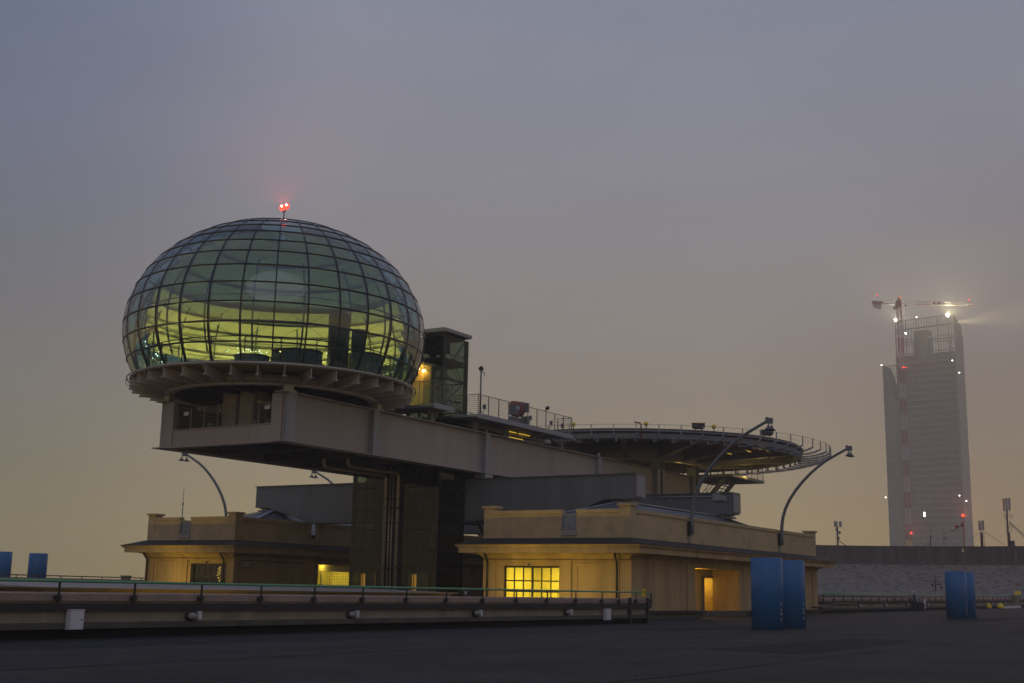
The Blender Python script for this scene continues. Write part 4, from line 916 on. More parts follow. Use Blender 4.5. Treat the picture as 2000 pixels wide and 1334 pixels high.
for px, lb in ((1382, 'dark flood box with yellow lid on the pad edge, left of the arched lamp head'), (1519, 'dark flood box with yellow lid on the pad edge, right of the arched lamp head')):
    p = padpt(14.7, px - 5); u = thing('flood_box', (p.x, p.y, 13.62), lb, 'floodlight', 'flood boxes of the landing pad')
    q = V((p.x, p.y, 0)); f = rt_cam * .46
    MB().beam(q - f + V((0, 0, 13.94)), q + f + V((0, 0, 13.94)), .5, .34).beam(q - f * .8 + V((0, 0, 13.74)), q + f * .8 + V((0, 0, 13.74)), .3, .1).build('body', 'steeld', u)
    MB().beam(q - f * 1.1 + V((0, 0, 14.13)), q + f * 1.1 + V((0, 0, 14.13)), .56, .035).build('lid', 'yellow', u)
    for k in (-.5, .5): MB().tube([q + f * k + V((0, 0, 13.45)), q + f * k + V((0, 0, 13.8))], .025, 6).build('leg', 'iron', u)
p = padpt(14.75, 1262); u = thing('hydrant_pipe', (p.x, p.y, 13.0), 'red angled hydrant pipe on the near edge of the landing pad', 'pipe')
q = V((p.x, p.y, 0)); MB().tube([q + V((0, 0, 12.9)), q + V((0, 0, 13.92)), q - rt_cam * .1 + V((0, 0, 14.0)), q - rt_cam * .4 + V((0, 0, 14.02)), q - rt_cam * .5 + V((0, 0, 14.12))], .055, 8).build('pipe', 'red', u)
p = padpt(13.9, 1560); u = thing('edge_lamp', (p.x, p.y, 13.62), 'yellow lamp low at the right-hand rim of the landing pad', 'lamp'); MB().rev((p.x, p.y), [(.001, 13.62), (.18, 13.62), (.22, 13.8), (.12, 13.9), (.001, 13.9)], 12).build('lens', 'yellow', u)
# under-pad lights
for px, R, z in ((1438, 10.5, 12.6), (1477, 12, 12.75)):
    p = padpt(R, px); u = thing('strip_light', (p.x, p.y, z), 'short glowing strip light under the landing pad, ' + ('left' if px < 1450 else 'right') + ' of two', 'strip light'); MB().beam((p.x - .35, p.y, z), (p.x + .45, p.y, z), .05, .05).build('tube', 'e_strip', u); MB().beam((p.x - .4, p.y, z + .05), (p.x + .5, p.y, z + .05), .1, .04).build('housing', 'iron', u)
for x, y, e in ((97, 44, 12), (105, 41, 26), (101, 38, 26)): light('pad_fill', 'POINT', (x, y, 11.8), (1, .66, .16), e * 1.6, .2)  # fill lamps without fixtures, added to brighten the beams under the pad
# access platform and stair beneath the pad
t = thing('access_stair', (104, 43, 7), 'steel landing platform with stair under the right side of the landing pad', 'stair')
MB().box(101.9, 109.6, 41.0, 46.2, 11.45, 11.7).build('platform', 'steelc', t)
mb = MB(); railgrid(mb, (109.5, 41.1), (109.5, 46), 11.7, 12.75, 5); railgrid(mb, (106.5, 41.05), (109.5, 41.05), 11.7, 12.75, 5); ra = mb.build('railing', 'railx', t)
postsof(ra, [(109.5, 41.1), (109.5, 43.5), (108.0, 41.05), (106.5, 41.05)], 11.7, 12.78)
for x in (103.0, 105.6): MB().beam((x, 42.2, 11.5), (x, 47.4, 5.6), .12, .38).build('stringer', 'steelc', t)
mb = MB()
for i in range(24): f = i / 24; mb.box(103.05, 105.55, 42.3 + f * 5.0, 42.55 + f * 5.0, 11.35 - f * 5.8, 11.39 - f * 5.8)
mb.build('treads', 'railx', t)
mb = MB()
for x in (103.0, 105.6):
    for k in (.55, 1.0): mb.tube([(x, 42.2, 11.6 + k), (x, 47.4, 5.7 + k)], .03, 6)
    for i in range(7): mb.tube([(x, 42.2 + i * .87, 11.6 - i * .98), (x, 42.2 + i * .87, 12.6 - i * .98)], .022, 5)
mb.build('handrail', 'railx', t)
t = thing('access_stair', (100, 38, 5), 'railed grating bridge and stair between pad column and second box beam', 'stair')
MB().box(101.8, 108, 45.5, 48.5, 9.3, 9.45).build('grating', 'railx', t)
mb = MB(); railgrid(mb, (101.8, 45.4), (108, 45.4), 9.45, 11.3, 14, .014); mb.build('railing', 'railx', t)
t = thing('roof_stair', (60, 40, 4), 'dark steel stair slanting beneath the first box beam, left of the lit pavilion', 'stair')
MB().beam((66, 43.7, 5.6), (62.5, 40.2, 3.6), .1, .35).beam((67.2, 43.7, 5.6), (63.7, 40.2, 3.6), .1, .35).build('stringer', 'iron', t)
mb = MB()
for i in range(12): f = i / 12; mb.beam((66.05 - 3.5 * f, 43.65 - 3.5 * f, 5.65 - 2 * f), (67.15 - 3.5 * f, 43.65 - 3.5 * f, 5.65 - 2 * f), .25, .04)
mb.box(66, 68, 43.6, 45.4, 5.5, 5.6).build('treads', 'steeld', t)
# dark low storage building filling the court between the pavilions, seen past the shafts
t = thing('rear_pavilion', (92, 48, 0), 'dim brown wall with ledges at the back of the courtyard, right of the glass shafts', 'building')
MB().box(89.6, 96, 38.6, 58, 0, 4.9).build('wall', 'plaster2', t); MB().box(89.3, 96.4, 38.55, 58.05, 4.0, 4.25).box(89.45, 96.3, 38.6, 58.05, 4.9, 5.05).build('ledge', 'plaster', t)
for y in (40.5, 45.5): MB().box(89.5, 89.59, y, y + 1.2, 0, 2.6).build('door', 'steeld', t)
# ------------------------------------------------------------------ arched street lamps on the pavilion sides
def arch_lamp(s, y, sg, label):
    t = thing('street_lamp', (s, y, 4.6), label, 'street lamp', 'arched lamps on the pavilion parapets')
    pr = [(.0, 4.72), (.0, 5.3), (.02, 6.0), (.12, 6.6), (.31, 7.18), (.64, 7.8), (1.02, 8.34), (1.55, 8.95), (2.08, 9.46), (2.62, 9.90), (3.18, 10.28), (3.9, 10.66), (4.62, 11.02)]
    f = [(s, y - sg * (.22 + o), z) for o, z in pr]
    MB().tube(f, .115, 12, r1=.085).build('pole', 'steelb', t)
    e = f[-1]
    MB().box(s - .14, s + .14, min(e[1], e[1] - sg * .34), max(e[1], e[1] - sg * .34), e[2] - .12, e[2] + .18).tube([(s, e[1] + sg * .1, e[2] + .14), (s, e[1], e[2] + .24), (s, e[1] - sg * .1, e[2] + .22)], .03, 6).build('head', 'steelb', t)
    for dx in (-.26, .26):
        sh = MB(); c = (s + dx, e[1] - sg * .2)
        sh.rev(c, [(.02, e[2] - .20), (.05, e[2] - .22), (.10, e[2] - .36), (.24, e[2] - .50), (.22, e[2] - .50), (.08, e[2] - .37), (.02, e[2] - .30)], 18).tube([(c[0], c[1], e[2] - .2), (s + dx * .3, c[1], e[2] - .06)], .02, 6)
        sh.build('shade', 'steelb', t)
    MB().box(s - .16, s + .16, min(y, y - sg * .12), max(y, y - sg * .12), 4.66, 5.48).box(s - .06, s + .06, min(y - sg * .12, y - sg * .3), max(y - sg * .12, y - sg * .3), 4.72, 4.84).box(s - .06, s + .06, min(y - sg * .12, y - sg * .3), max(y - sg * .12, y - sg * .3), 5.2, 5.32).build('wall_bracket', 'iron', t)
    MB().box(s - .15, s + .2, min(y + sg * .0, y - sg * .1), max(y, y - sg * .1), 4.30, 4.60).build('stone_pad', 'lightgrey', t)
arch_lamp(66.72, 29.6, 1, 'arched street lamp curving over the pad, left one on the lit pavilion side')
arch_lamp(81.6, 29.6, 1, 'arched street lamp right of the landing pad, above the blue cylinders')
arch_lamp(66.72, 65.98, -1, 'arched street lamp leaning left behind the dark left pavilion')
arch_lamp(81.6, 65.98, -1, 'arched street lamp head peeking over the first box beam, under the bridge')
# ------------------------------------------------------------------ blue cylinders
def cyl(x, y, r, h, label):
    t = thing('blue_cylinder', (x, y, 0), label, 'cylinder', 'large blue cylinders on the track')
    MB().rev((x, y), [(.001, .02), (r, .02), (r, h - .02), (r - .02, h), (r - .09, h), (r - .09, .4), (.001, .4)], 48).build('shell', 'blue', t)
    MB().rev((x, y), [(.001, 0), (r + .015, 0), (r + .015, .03), (.001, .03)], 48).build('foot', 'chan', t)
    k = MB()
    for z, q in ((.62, .05), (.78, .03), (.40, .04), (1.02, .025)): a = FACE + .55 + q; k.beam((x + (r + .004) * math.cos(a), y + (r + .004) * math.sin(a), z), (x + (r + .004) * math.cos(a), y + (r + .004) * math.sin(a), z + .08), .01, .03 + q, up=(-math.sin(a), math.cos(a), 0))
    k.build('scratches', 'copper', t)
    return t
def dirpt(px, D, y=1100):
    """plan position at distance D on the bearing of photo column px (near row y)"""
    a, b = px - 1000, y - 667; cr_, sr_ = math.cos(ROLL), math.sin(ROLL)
    x = cr_ * a + sr_ * b; yy = -sr_ * a + cr_ * b
    f = 2425 * math.cos(PITCH) + yy * math.sin(PITCH); an = heading - math.atan(x / f)
    return (math.cos(an) * D, math.sin(an) * D)
def zat(px, y, D):
    a, b = px - 1000, y - 667; cr_, sr_ = math.cos(ROLL), math.sin(ROLL)
    x = cr_ * a + sr_ * b; yy = -sr_ * a + cr_ * b
    f = 2425 * math.cos(PITCH) + yy * math.sin(PITCH); u = 2425 * math.sin(PITCH) - yy * math.cos(PITCH)
    return 1.4 + D * u / math.hypot(x, f)
cyl(*dirpt(1497, 53.2), .65, 2.9, 'nearest blue cylinder, front one of the pair by the lit doorway')
cyl(*dirpt(1541.5, 56.6), .65, 2.9, 'blue cylinder tucked behind the nearest one, by the lit doorway')
LIFT[0] = True
cyl(*dirpt(1864.5, 86.5), .66, 3.0, 'far right blue cylinder in front of the banked curve, front of the pair')
cyl(*dirpt(1881.5, 90.5), .66, 3.0, 'far right blue cylinder half hidden behind its twin')
LIFT[0] = False; LIFT[1] = .47
cyl(*dirpt(4, 98.5), .66, 2.95, 'blue cylinder cut by the left edge of the view')
cyl(*dirpt(74, 98.5), .66, 2.9, 'blue cylinder at the far left, standing alone in full against the sky')
LIFT[1] = 0; LIFT[0] = True
# ------------------------------------------------------------------ banked curve
BC = (190, 48.6)
mb = MB(); n_ = 160; prof = []
for i in range(15): f = i / 14; prof.append((22 + 24 * f, .05 + 6.6 * f ** 2.1))
mb.rev(BC, prof, n_, -PI / 2, PI / 2, closed=False); o = mb.build('banked_track', 'bank'); o['kind'] = 'structure'; o['label'] = 'grey banked curve of the roof track, its worn paint patterned like ripples'
t = thing('bank_parapet', (236, 48.6, 7), 'tall weathered concrete parapet on top of the banked curve', 'wall')
MB().rev(BC, [(46.0, 6.55), (46.35, 6.55), (46.35, 9.85), (46.0, 9.85)], n_, -PI / 2, PI / 2, smooth=False).build('wall', 'concrete', t)
MB().rev(BC, [(45.92, 9.80), (46.45, 9.80), (46.45, 9.95), (45.92, 9.95)], n_, -PI / 2, PI / 2, smooth=False).build('coping', 'concrete', t)
MB().rev(BC, [(45.90, 6.60), (46.0, 6.60), (46.0, 6.98), (45.90, 6.98)], n_, -PI / 2, PI / 2, smooth=False).build('ledge', 'brown', t)
for px in (1690, 1788, 1978):
    a = dirpt(px, 239.3); an = math.atan2(a[1] - BC[1], a[0] - BC[0]); d = V((math.cos(an), math.sin(an), 0)); c = V((*BC, 0))
    MB().beam(c + d * 45.97 + V((0, 0, 6.6)), c + d * 45.97 + V((0, 0, 9.8)), .14 if px != 1978 else .5, .06, up=d).build('expansion_joint', 'chan', t)
def onarc(px, r=46.2):
    an = dirpt(px, 1); d = V(an); c = V(BC); b = -2 * d.dot(c); q = c.length_squared - r * r
    k = (-b + math.sqrt(b * b - 4 * q)) / 2; return d * k, k
for px, y in ((1882, 1082),):
    p, k = onarc(px, 45.9); z = zat(px, y, k); u = thing('notice', (p.x, p.y, z), 'tiny yellow-and-white notice on the bank parapet below the windsock', 'sign')
    MB().beam(V((p.x, p.y, z)) - rt_cam * .2, V((p.x, p.y, z)) + rt_cam * .2, .04, .38).build('yellow_panel', 'yellow', u); MB().beam(V((p.x, p.y, z - .31)) - rt_cam * .2, V((p.x, p.y, z - .31)) + rt_cam * .2, .04, .22).build('white_panel', 'white', u)
LIFT[0] = False
def P3(px, y, D): a = dirpt(px, D, y); return V((a[0], a[1], zat(px, y, D)))
def mastbase(px): p, k = onarc(px); return p, k
def panel(mb, px, y0, y1, D, w): a, b = P3(px, y1, D), P3(px, y0, D); b = V((a.x, a.y, b.z)); mb.beam(a, b, w, .18, up=(rt_cam.y, -rt_cam.x, 0))
D_ = onarc(1800)[1] + .3
def up(px0, y0, y1, D): a = P3(px0, y0, D); return [a, V((a.x, a.y, P3(px0, y1, D).z))]
def dish(mb, px, y, D, r): c = P3(px, y, D); mb.ell((c.x, c.y, c.z), r * .8, r * .8, r, 12, 8)
t = thing('cell_mast', tuple(P3(1637, 1070, D_)), 'short antenna mast with two rounded panels, leftmost on the bank parapet', 'antenna mast')
MB().tube(up(1637, 1076, 1028, D_), .16, 8).tube([P3(1638, 1056, D_), P3(1659, 1070, D_)], .07, 5).tube(up(1633.5, 1074, 1030, D_), .04, 5).build('mast', 'steeld', t)
for q_ in ((1632.5, 1018, 1029, .62), (1641.5, 1018.5, 1029.5, .48)): m1 = MB(); panel(m1, q_[0], q_[1], q_[2], D_, q_[3]); m1.build('panel', 'steelc', t)
for q_ in ((1634, 1034, .26), (1640, 1040, .3), (1638, 1051, .28)): m1 = MB(); dish(m1, q_[0], q_[1], D_, q_[2]); m1.build('dish', 'railx', t)
t = thing('cell_mast', tuple(P3(1818, 1068, D_)), 'thin whip mast with small dark boxes, in front of the tower foot', 'antenna mast')
MB().tube(up(1818, 1072, 1046, D_), .09, 6).tube(up(1817.5, 1048, 1024, D_), .025, 4).tube([P3(1814, 1060, D_), P3(1802, 1068, D_)], .05, 4).tube([P3(1816, 1063, D_), P3(1809, 1069, D_)], .04, 4).build('mast', 'steeld', t)
for q_ in ((1818.5, 1049, .17), (1817.5, 1055, .15), (1816.5, 1058, .14)): m1 = MB(); dish(m1, q_[0], q_[1], D_, q_[2]); m1.build('dish', 'iron', t)
t = thing('cell_mast', tuple(P3(1844, 1068, D_)), 'thin mast with two pale round dishes, between whip mast and windsock', 'antenna mast')
MB().tube(up(1844, 1071, 1040, D_), .09, 6).build('mast', 'steelc', t)
for q_ in ((1846.5, 1041, .21), (1847.5, 1050, .36)): m1 = MB(); dish(m1, q_[0], q_[1], D_, q_[2]); m1.build('dish', 'lightgrey', t)
m1 = MB(); dish(m1, 1843.5, 1041, D_, .1); m1.build('box', 'iron', t)
t = thing('windsock', tuple(P3(1883, 1068, D_)), 'red and white windsock drooping left from an orange pole topped by a red lamp', 'windsock')
MB().tube([P3(1883.5, 1069, D_), P3(1882, 1030, D_), P3(1880.8, 1010, D_)], .075, 8).ell(tuple(P3(1884, 1064, D_)), .1, .1, .13, 6, 5).build('pole', 'darkred', t)
sk = [(1882, 1025.3), (1876.5, 1025.4), (1871, 1026.5), (1865.5, 1031), (1858, 1037)]; rr = [.38, .35, .31, .27, .2]
for i in range(4):
    a, b = P3(*sk[i], D_), P3(*sk[i + 1], D_); MB().tube([a, (a + b) / 2, b], rr[i], 12, r1=rr[i + 1]).build('sock_band', 'craner' if i % 2 == 0 else 'cranew', t)
c = P3(1880.7, 1007, D_); MB().ell(tuple(c), .22, .22, .26, 10, 8).build('lamp', 'e_redc', t); MB().beam(c - rt_cam * .5 - V((0, 0, .32)), c + rt_cam * .5 - V((0, 0, .32)), .2, .06).build('crossbar', 'iron', t)
a_ = light('windsock_glow', 'SPOT', tuple(c - fwd_cam * .35), (1, .09, .01), 6000, .15, spot_size=math.radians(165), spot_blend=.6); lookdir(a_, -fwd_cam + V((0, 0, .9)))
t = thing('cell_mast', tuple(P3(1918, 1067, D_)), 'stout antenna mast with two long panels and guy wires, right of the windsock', 'antenna mast')
MB().tube(up(1918.5, 1072, 1040, D_), .24, 8).tube([P3(1914, 1049, D_), P3(1921, 1048.5, D_)], .06, 5).tube(up(1916, 1042, 1020, D_), .08, 5).build('mast', 'steeld', t)
for q_ in ((1913.5, 1017, 1036, .3), (1920, 1016.5, 1036, .42)): m1 = MB(); panel(m1, q_[0], q_[1], q_[2], D_, q_[3]); m1.build('panel', 'steelc', t)
MB().tube(up(1923, 1068, 1038, D_), .04, 4).build('cable_run', 'iron', t)
MB().tube([P3(1922, 1038, D_), P3(1963, 1065, D_)], .03, 4).tube([P3(1914, 1040, D_), P3(1893, 1055, D_)], .025, 4).build('guy_wire', 'iron', t)
t = thing('cell_mast', tuple(P3(1970, 1066, D_)), 'tallest antenna mast with ladder and cabinet, at the right edge of the view', 'antenna mast')
MB().tube(up(1971.5, 1070, 1040, D_), .26, 8).tube(up(1969, 1042, 996, D_), .14, 8).tube([P3(1971, 1018, D_), P3(2003, 1048, D_)], .06, 5).tube([P3(1971, 1021, D_), P3(2003, 1052, D_)], .05, 5).build('mast', 'steeld', t)
for q_ in ((1961, 974, 998, .36), (1966.5, 972.5, 996, .34), (1972, 972.5, 997, .34)): m1 = MB(); panel(m1, q_[0], q_[1], q_[2], D_, q_[3]); m1.build('panel', 'steelc', t)
m1 = MB()
for y in (975, 981, 988, 995, 1000, 1006): m1.tube([P3(1959.5, y, D_), P3(1973, y, D_)], .035, 4)
for px in (1966,): m1.tube(up(px, 1042, 1008, D_), .03, 4).tube(up(px + 3, 1042, 1008, D_), .03, 4)
for i in range(12): m1.tube([P3(1966, 1010 + i * 2.7, D_), P3(1969, 1010 + i * 2.7, D_)], .025, 4)
for px in (1973.5, 1962): m1.tube([P3(px, 1012, D_), P3(px, 1005, D_), P3(px + 3.5, 1005, D_), P3(px + 3.5, 1012, D_), P3(px, 1012, D_)], .035, 4)
m1.tube([P3(1972, 1034, D_), P3(1972, 1022, D_), P3(1976, 1022, D_), P3(1976, 1038, D_), P3(1974, 1041, D_)], .04, 4); m1.build('ladder_brackets', 'steeld', t)
a = P3(1977.5, 1066, D_); MB().beam(a - rt_cam * .3 + V((0, 0, .45)), a + rt_cam * .35 + V((0, 0, .45)), .5, .9).beam(P3(1969, 1066, D_), P3(1985, 1066, D_), .3, .12).build('cabinet', 'steeld', t)
# rain gauge like frame on the bank
LIFT[0] = True
t = thing('instrument_stand', (170, 40, 1.5), 'spindly instrument stand on the bank, left of the far blue cylinders', 'stand')
DD = 205
MB().tube(up(1828, 1162, 1133, DD), .09, 5).tube(up(1839, 1160, 1148, DD), .09, 5).tube([P3(1828, 1149.5, DD), P3(1839, 1149.5, DD)], .09, 5).tube([P3(1828, 1134, DD), P3(1838, 1148, DD)], .03, 4).tube([P3(1828, 1134, DD), P3(1822, 1150, DD)], .03, 4).build('frame', 'steeld', t)
a = P3(1822, 1151, DD); MB().ell(tuple(a), .2, .2, .25, 8, 6).build('bucket', 'iron', t)
LIFT[0] = True
# pump cart, stone post with signs, yellow domes, white kerb
t = thing('pump_cart', (115, 28.9, .3), 'tilted grey pump cart with white side plate, at the foot of the far wall', 'cart')
MB().tube([(114.6, 28.7, .5), (115.2, 28.7, .5)], .32, 14).tube([(114.6, 29.1, .45), (115.2, 29.1, .45)], .25, 12).build('wheel', 'iron', t)
MB().poly([(114.0, 28.9, 1.45), (114.7, 28.9, 1.5), (116.2, 28.9, .9), (116.1, 28.9, .55), (114.6, 28.9, .7)], (0, .3, 0)).build('body', 'steelc', t)
MB().box(116.2, 116.7, 28.7, 28.78, .22, 1.05).build('side_plate', 'white', t); MB().box(113.2, 114.5, 28.95, 29.1, 1.62, 1.74).build('top_plate', 'white', t)
MB().tube([(114.0, 29, 1.6), (115.0, 28.9, 1.15), (115.4, 28.8, .8)], .05, 6).tube([(115.8, 28.8, .5), (113.4, 28.8, .95), (108, 28.9, .88)], .04, 6).build('hose', 'iron', t)
t = thing('stone_post', (162, 29, 0), 'square stone post ending the near stretch of far wall, at the right edge', 'post')
MB().box(161.2, 162.3, 28.9, 29.6, 0, 1.35).build('shaft', 'cream', t); MB().box(160.9, 162.6, 28.7, 29.7, 1.35, 1.55).build('cap', 'cream', t)
t = thing('warning_sign', (161.6, 28.8, 1.6), 'small white sign with red roundel above a yellow plate on the stone post', 'sign')
a = V((161.5, 28.85, 0)); MB().beam(a - rt_cam * .34 + V((0, 0, 1.78)), a + rt_cam * .42 + V((0, 0, 1.78)), .04, .44).build('yellow_plate', 'yellow', t)
MB().beam(a - rt_cam * .30 + V((0, 0, 2.5)), a + rt_cam * .30 + V((0, 0, 2.5)), .04, .95).build('white_plate', 'lightgrey', t)
MB().beam(a + rt_cam * .02 - fwd_cam * .05 + V((0, 0, 2.8)), a + rt_cam * .26 - fwd_cam * .05 + V((0, 0, 2.8)), .02, .26).beam(a - rt_cam * .24 - fwd_cam * .05 + V((0, 0, 2.8)), a - rt_cam * .02 - fwd_cam * .05 + V((0, 0, 2.8)), .02, .1).build('red_mark', 'red', t)
for px, lb in ((1925.5, 'left of the two yellow half-domes at the foot of the far wall'), (1949.5, 'right of the two yellow half-domes at the foot of the far wall')):
    a = dirpt(px, 150); t = thing('yellow_dome', (a[0], a[1], 0), lb, 'bollard', 'yellow half-domes')
    MB().rev(a, [(.001, .02), (.38, .02), (.36, .3), (.27, .5), (.12, .60), (.001, .61)], 20).build('dome', 'yellow', t); MB().rev(a, [(.001, 0), (.40, 0), (.40, .05), (.001, .05)], 20).build('base', 'chan', t)
MB().box(149, 161, 28.45, 28.75, .02, .28).build('white_kerb', 'white'); tag(bpy.data.objects['white_kerb'], 'low white kerb slab between the yellow half-domes and the stone post', 'kerb')
LIFT[0] = False
# half round dark plate with a white V between coping and rail
t = thing('half_round_plate', (38.9, 26.3, 1.1), 'black half-round plate with a pale V mark behind the railing, left of the lit pavilion', 'plate')
pts = [(38.9 + .33 * math.cos(a), 26.25, 1.37 + .26 * math.sin(a)) for a in [PI + PI * i / 12 for i in range(13)]]
MB().poly(pts, (0, .05, 0)).build('plate', 'iron', t); MB().beam((38.84, 26.235, 1.32), (38.92, 26.235, 1.2), .02, .035).beam((39.0, 26.235, 1.32), (38.92, 26.235, 1.2), .02, .035).build('mark', 'white', t)
# small bits along the left horizon
t = thing('chimney_block', (63, 71.4, 1.5), 'small square chimney block against the sky, left of the dark pavilion', 'chimney'); a = P3(246, 1130, 98)
MB().beam(a - rt_cam * .28 + V((0, 0, -.5)), a + rt_cam * .28 + V((0, 0, -.5)), .5, 1.3).beam(a - rt_cam * .34 + V((0, 0, .17)), a + rt_cam * .34 + V((0, 0, .17)), .6, .1).build('block', 'cream', t)
# ------------------------------------------------------------------ the tower in the fog
FL, FR = V((774.2, 201.4, 0)), V((768.5, 164.9, 0)); fd = (FR - FL).normalized(); dp = V((fd.y * -1, fd.x, 0)); dp = dp if dp.x > 0 else -dp
FE = FL - fd * 9.4
t = thing('tower', (FL.x, FL.y, -30), 'half-built glass skyscraper fading into the fog, with open lattice crown', 'building'); TW = t
def slab(mb, a, b, dep, z0, z1, off=0): mb.poly([a - dp * off + V((0, 0, z0)), b - dp * off + V((0, 0, z0)), b - dp * off + V((0, 0, z1)), a - dp * off + V((0, 0, z1))], dp * dep)
m1 = MB(); slab(m1, FL, FR, 12, -30, 149); slab(m1, FL + fd * 11.5, FL + fd * 20, 9, 149, 164); m1.build('body', 'towerd', t)
m1 = MB(); slab(m1, FE, FL - fd * .2, 11, -30, 121); m1.poly([FE + V((0, 0, 121)), FL - fd * 1.5 + V((0, 0, 121)), FE + fd * .8 + V((0, 0, 144)), FE + V((0, 0, 144))], dp * 11); m1.build('annex', 'tower', t)
m1 = MB()
for i in range(44): z = -24 + i * 3.9; slab(m1, FL + fd * .1, FR - fd * .1, .5, z, z + .75, .5)
m1.build('floor_bands', 'towerl', t)
m1 = MB()
for i in range(28): p = FL + fd * (i * 36.94 / 27); slab(m1, p - fd * .11, p + fd * .11, .3, -29, 149, .3)
for i in range(0, 28, 5): p = FL + fd * (i * 36.94 / 27); slab(m1, p - fd * .22, p + fd * .22, .3, -28, 149.5, .7)
m1.build('mullions', 'tower', t)
m1 = MB()
for i in range(23): p = FL + fd * (i * 36.94 / 22); w_ = .34 if i % 4 == 0 else .13; slab(m1, p - fd * w_, p + fd * w_, .5, 149, 171.8)
for z in (150, 155.5, 159, 165.4, 171.4): slab(m1, FL, FR, .55, z, z + (.9 if z in (165.4,) else .45), .05)
for i in range(12): p = FR + dp * (12 * i / 11); m1.beam(p + V((0, 0, 149)), p + V((0, 0, 171.5 - 6.2 * i / 11)), .25, .25)
for z0, z1 in ((171.5, 165.3), (165, 160), (158, 155)): m1.beam(FR + V((0, 0, z0)), FR + dp * 12 + V((0, 0, z1)), .5, .5)
for a_, b_, z in ((FL + dp * 12, FR + dp * 12, 160), (FL, FL + dp * 12, 165)): m1.beam(a_ + V((0, 0, z)), b_ + V((0, 0, z)), .4, .6)
for i in range(7): p = FL + dp * 12 + fd * (i * 6); m1.beam(p + V((0, 0, 149)), p + V((0, 0, 160)), .35, .35)
m1.build('lattice_crown', 'towerd', t)
m1 = MB()
for i in range(8): p = FE + fd * (i * 9.2 / 7); slab(m1, p - fd * .1, p + fd * .1, .4, 121, 144)
for z in (128, 136.5, 143.6): slab(m1, FE, FL, .4, z, z + .45)
m1.build('annex_lattice', 'towerd', t)
m1 = MB()
for z in (20, 62, 84, 103, 121.5): slab(m1, FE + fd * 1.5, FL - fd * .5, .4, z, z + .6, .5)
m1.build('annex_bands', 'towerl', t)
m1 = MB(); slab(m1, FR + fd * .1, FR + fd * .8, 12, -30, 160); m1.build('side_fin', 'towerl', t)
def glow(px, y, r, m, name, label, D=783):
    c = P3(px, y, D); u = thing(name, tuple(c), label, 'lamp'); MB().ell(tuple(c), r, r, r, 10, 8).build('bulb', m, u); MB().box(c.x, c.x + .5, c.y - .3, c.y + .3, c.z - r - .5, c.z - r).build('bracket', 'towerd', u); return c
c1 = glow(1850.5, 615, .95, 'e_white', 'tower_floodlight', 'brightest white floodlight, on the right corner of the tower crown', 770)
c2 = glow(1749.5, 625, .75, 'e_white', 'tower_floodlight', 'white floodlight on the left corner of the tower crown', 770)
glow(1769, 651, .45, 'e_white', 'work_lamp', 'white work lamp inside the tower crown beside the crane', 772)
for px, y, lb in ((1721.5, 713, 'on the left tip of the lower wing'), (1860, 704, 'high on the right edge of the tower'), (1873.5, 728, 'on the far right edge, above mid height of the tower'), (1730, 971.5, 'low on the left edge of the tower'), (1874, 968, 'low on the right edge of the tower, upper of two'), (1887.5, 978.5, 'low on the right edge of the tower, lower of two'), (1790, 619.5, 'tiny, on the top rim of the tower crown')):
    glow(px, y, .42, 'e_spark', 'work_lamp', 'pinpoint white lamp ' + lb, 768)
c = P3(1805.5, 1005, 764); u = thing('lit_window', tuple(c), 'single small lit window low on the tower face', 'window'); MB().beam(c - V((0, 0, 1.3)), c + V((0, 0, 1.4)), .2, .9, up=fd).build('pane', 'e_spark', u); MB().beam(c - V((0, 0, 1.5)), c - V((0, 0, 1.3)), .3, 1.2, up=fd).build('sill', 'towerl', u)
for p, e, d in ((P3(1868, 629, 764), 1.4e6, (rt_cam * 1 + V((0, 0, .13)))),):
    o = light('tower_spot', 'SPOT', tuple(p), (1, .93, .5), e, .5, spot_size=math.radians(34), spot_blend=1); lookdir(o, d)
def fogspot(name, p, col, e, back=1.5, r=.4):
    o = light(name, 'SPOT', tuple(V(p) - fwd_cam * back), col, e, r, spot_size=math.radians(165), spot_blend=.6); lookdir(o, -fwd_cam + V((0, 0, .75)))
fogspot('tower_glow', c1, (1, .95, .58), 1.5e5, 2); fogspot('tower_glow', c2, (.95, 1, .72), 9e4, 2)
# crane
DC = 742
t = thing('tower_crane', tuple(P3(1774, 1068, DC)), 'red and white tower crane standing before the foggy skyscraper', 'crane')
a = dirpt(1766, DC, 830); base = V((a[0], a[1], 0)); ZJ = zat(1758, 601, DC)
nb = 22; hh = (ZJ + 30) / nb
for k in range(nb):
    z0, z1 = -30 + k * hh, -30 + (k + 1) * hh; m1 = MB(); w_ = 1.15
    for i in (-1, 1):
        for j in (-1, 1): m1.beam(base + V((i * w_, j * w_, z0)), base + V((i * w_, j * w_, z1)), .32, .32)
    for q in range(3):
        za, zb = z0 + (z1 - z0) * q / 3, z0 + (z1 - z0) * (q + 1) / 3
        for s_ in (-1, 1):
            m1.beam(base + V((s_ * w_, -w_, za)), base + V((s_ * w_, w_, zb)), .2, .2).beam(base + V((s_ * w_, -w_, zb)), base + V((s_ * w_, w_, zb)), .2, .2).beam(base + V((-w_, s_ * w_, za)), base + V((w_, s_ * w_, zb)), .2, .2)
    m1.build('mast_section', 'craner' if k % 2 else 'cranew', t) if k > 6 else m1.build('mast_section', 'yellow', t)
top = V((base.x, base.y, ZJ)); MB().beam(top, top + V((0, 0, 4.5)), 3, 2).beam(top + V((0, 0, 4.5)), top + V((0, 0, 6.2)), 1, 1).beam(top - rt_cam * 3 + V((0, 0, -.5)), top + V((0, 0, 1.8)), 2, 1.6).build('slewing_head', 'craner', t)
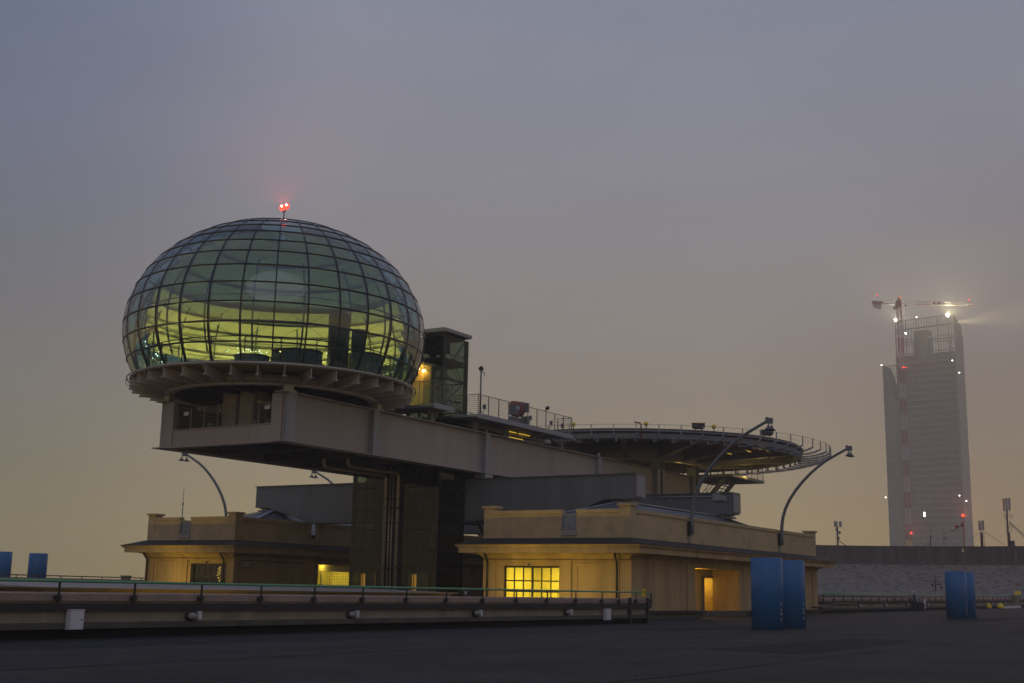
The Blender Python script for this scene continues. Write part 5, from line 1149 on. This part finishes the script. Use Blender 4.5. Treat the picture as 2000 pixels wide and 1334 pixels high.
def truss(p, q, n, h, m, name):
    m1 = MB(); p, q = V(p), V(q)
    m1.beam(p, q, 1.2, .3).beam(p + V((0, 0, h)), q + V((0, 0, h)), .3, .25)
    for i in range(n):
        a, b = p.lerp(q, i / n), p.lerp(q, (i + .5) / n); c = p.lerp(q, (i + 1) / n); m1.beam(a, b + V((0, 0, h)), .16, .16).beam(b + V((0, 0, h)), c, .16, .16)
    return m1.build(name, m, t)
jz = V((0, 0, 2.2)); J = [(0, 'cranew', 9), (9, 'craner', 18), (18, 'cranew', 25), (25, 'craner', 35), (35, 'cranew', 40), (40, 'craner', 43)]
for a, m_, b in J: truss(top + jz + rt_cam * a, top + jz + rt_cam * b, max(2, int((b - a) / 2.2)), 1.7, m_, 'jib_section')
for a in (19.5, 22.3): MB().beam(top + jz + rt_cam * a + V((0, 0, .9)), top + jz + rt_cam * (a + 1.9) + V((0, 0, .9)), 1, 1.6).build('jib_panel', 'craner', t)
MB().beam(top + jz, top + jz - rt_cam * 15, 1, .35).beam(top + V((0, 0, 6)), top + jz - rt_cam * 14, .12, .12).build('counter_jib', 'craner', t)
MB().beam(top + jz - rt_cam * 9.8 + V((0, 0, .5)), top + jz - rt_cam * 15.5 + V((0, 0, .8)), 2, 1.5).build('winch', 'craner', t); MB().poly([top + jz - rt_cam * 10.5 + V((0, 0, -.1)), top + jz - rt_cam * 15 + V((0, 0, -.1)), top + jz - rt_cam * 15 + V((0, 0, -2)), top + jz - rt_cam * 10.5 + V((0, 0, -3.3))], fwd_cam).build('counterweight', 'cranew', t)
MB().tube([top + jz + rt_cam * 3.8, top + rt_cam * 3.8 - V((0, 0, 5))], .1, 4).beam(top + jz + rt_cam * 3.2 - V((0, 0, .9)), top + jz + rt_cam * 4.4 - V((0, 0, .9)), 1, .8).build('hook_block', 'towerd', t)
def red(px, y, r, label, D=DC, m='e_redc', e=1500):
    c = P3(px, y, D); u = thing('obstruction_lamp', tuple(c), label, 'lamp', 'red obstruction lamps of crane and tower'); MB().ell(tuple(c), r, r, r, 10, 8).build('lens', m, u); MB().beam(c - V((0, 0, r + .8)), c - V((0, 0, r)), .4, .4).build('stand', 'towerd', u)
    fogspot('red_glow', c, (1, .07, .02), e * 3.5, 1.2)
red(1713, 577, .42, 'red lamp at the left tip of the crane counter-jib', DC - 2); red(1758.7, 579.8, .36, 'red lamp on top of the crane head', DC - 2); red(1892, 585.5, .4, 'red lamp at the right tip of the crane jib', DC - 2)
for i, (px, r) in enumerate(((1763.5, .40), (1768, .30), (1771, .22))): red(px, 717.5, r, 'red lamp in the short row halfway up the crane, ' + ['first', 'second', 'third'][i] + ' from left', DC - 3, e=900)
red(1779.5, 1041, .60, 'larger red lamp low on the tower just above the bank parapet', DC - 6, e=4000)

# ------------------------------------------------------------------ render settings
for o in bpy.data.objects:
    if 'mw' in o: del o['mw']
sc.view_settings.view_transform = 'Standard'; sc.view_settings.look = 'None'; sc.view_settings.exposure = 0; sc.view_settings.gamma = 1
sc.cycles.use_denoising = True; sc.cycles.volume_bounces = 3; sc.cycles.max_bounces = 8; sc.cycles.transparent_max_bounces = 24
sc.cycles.sample_clamp_indirect = 4
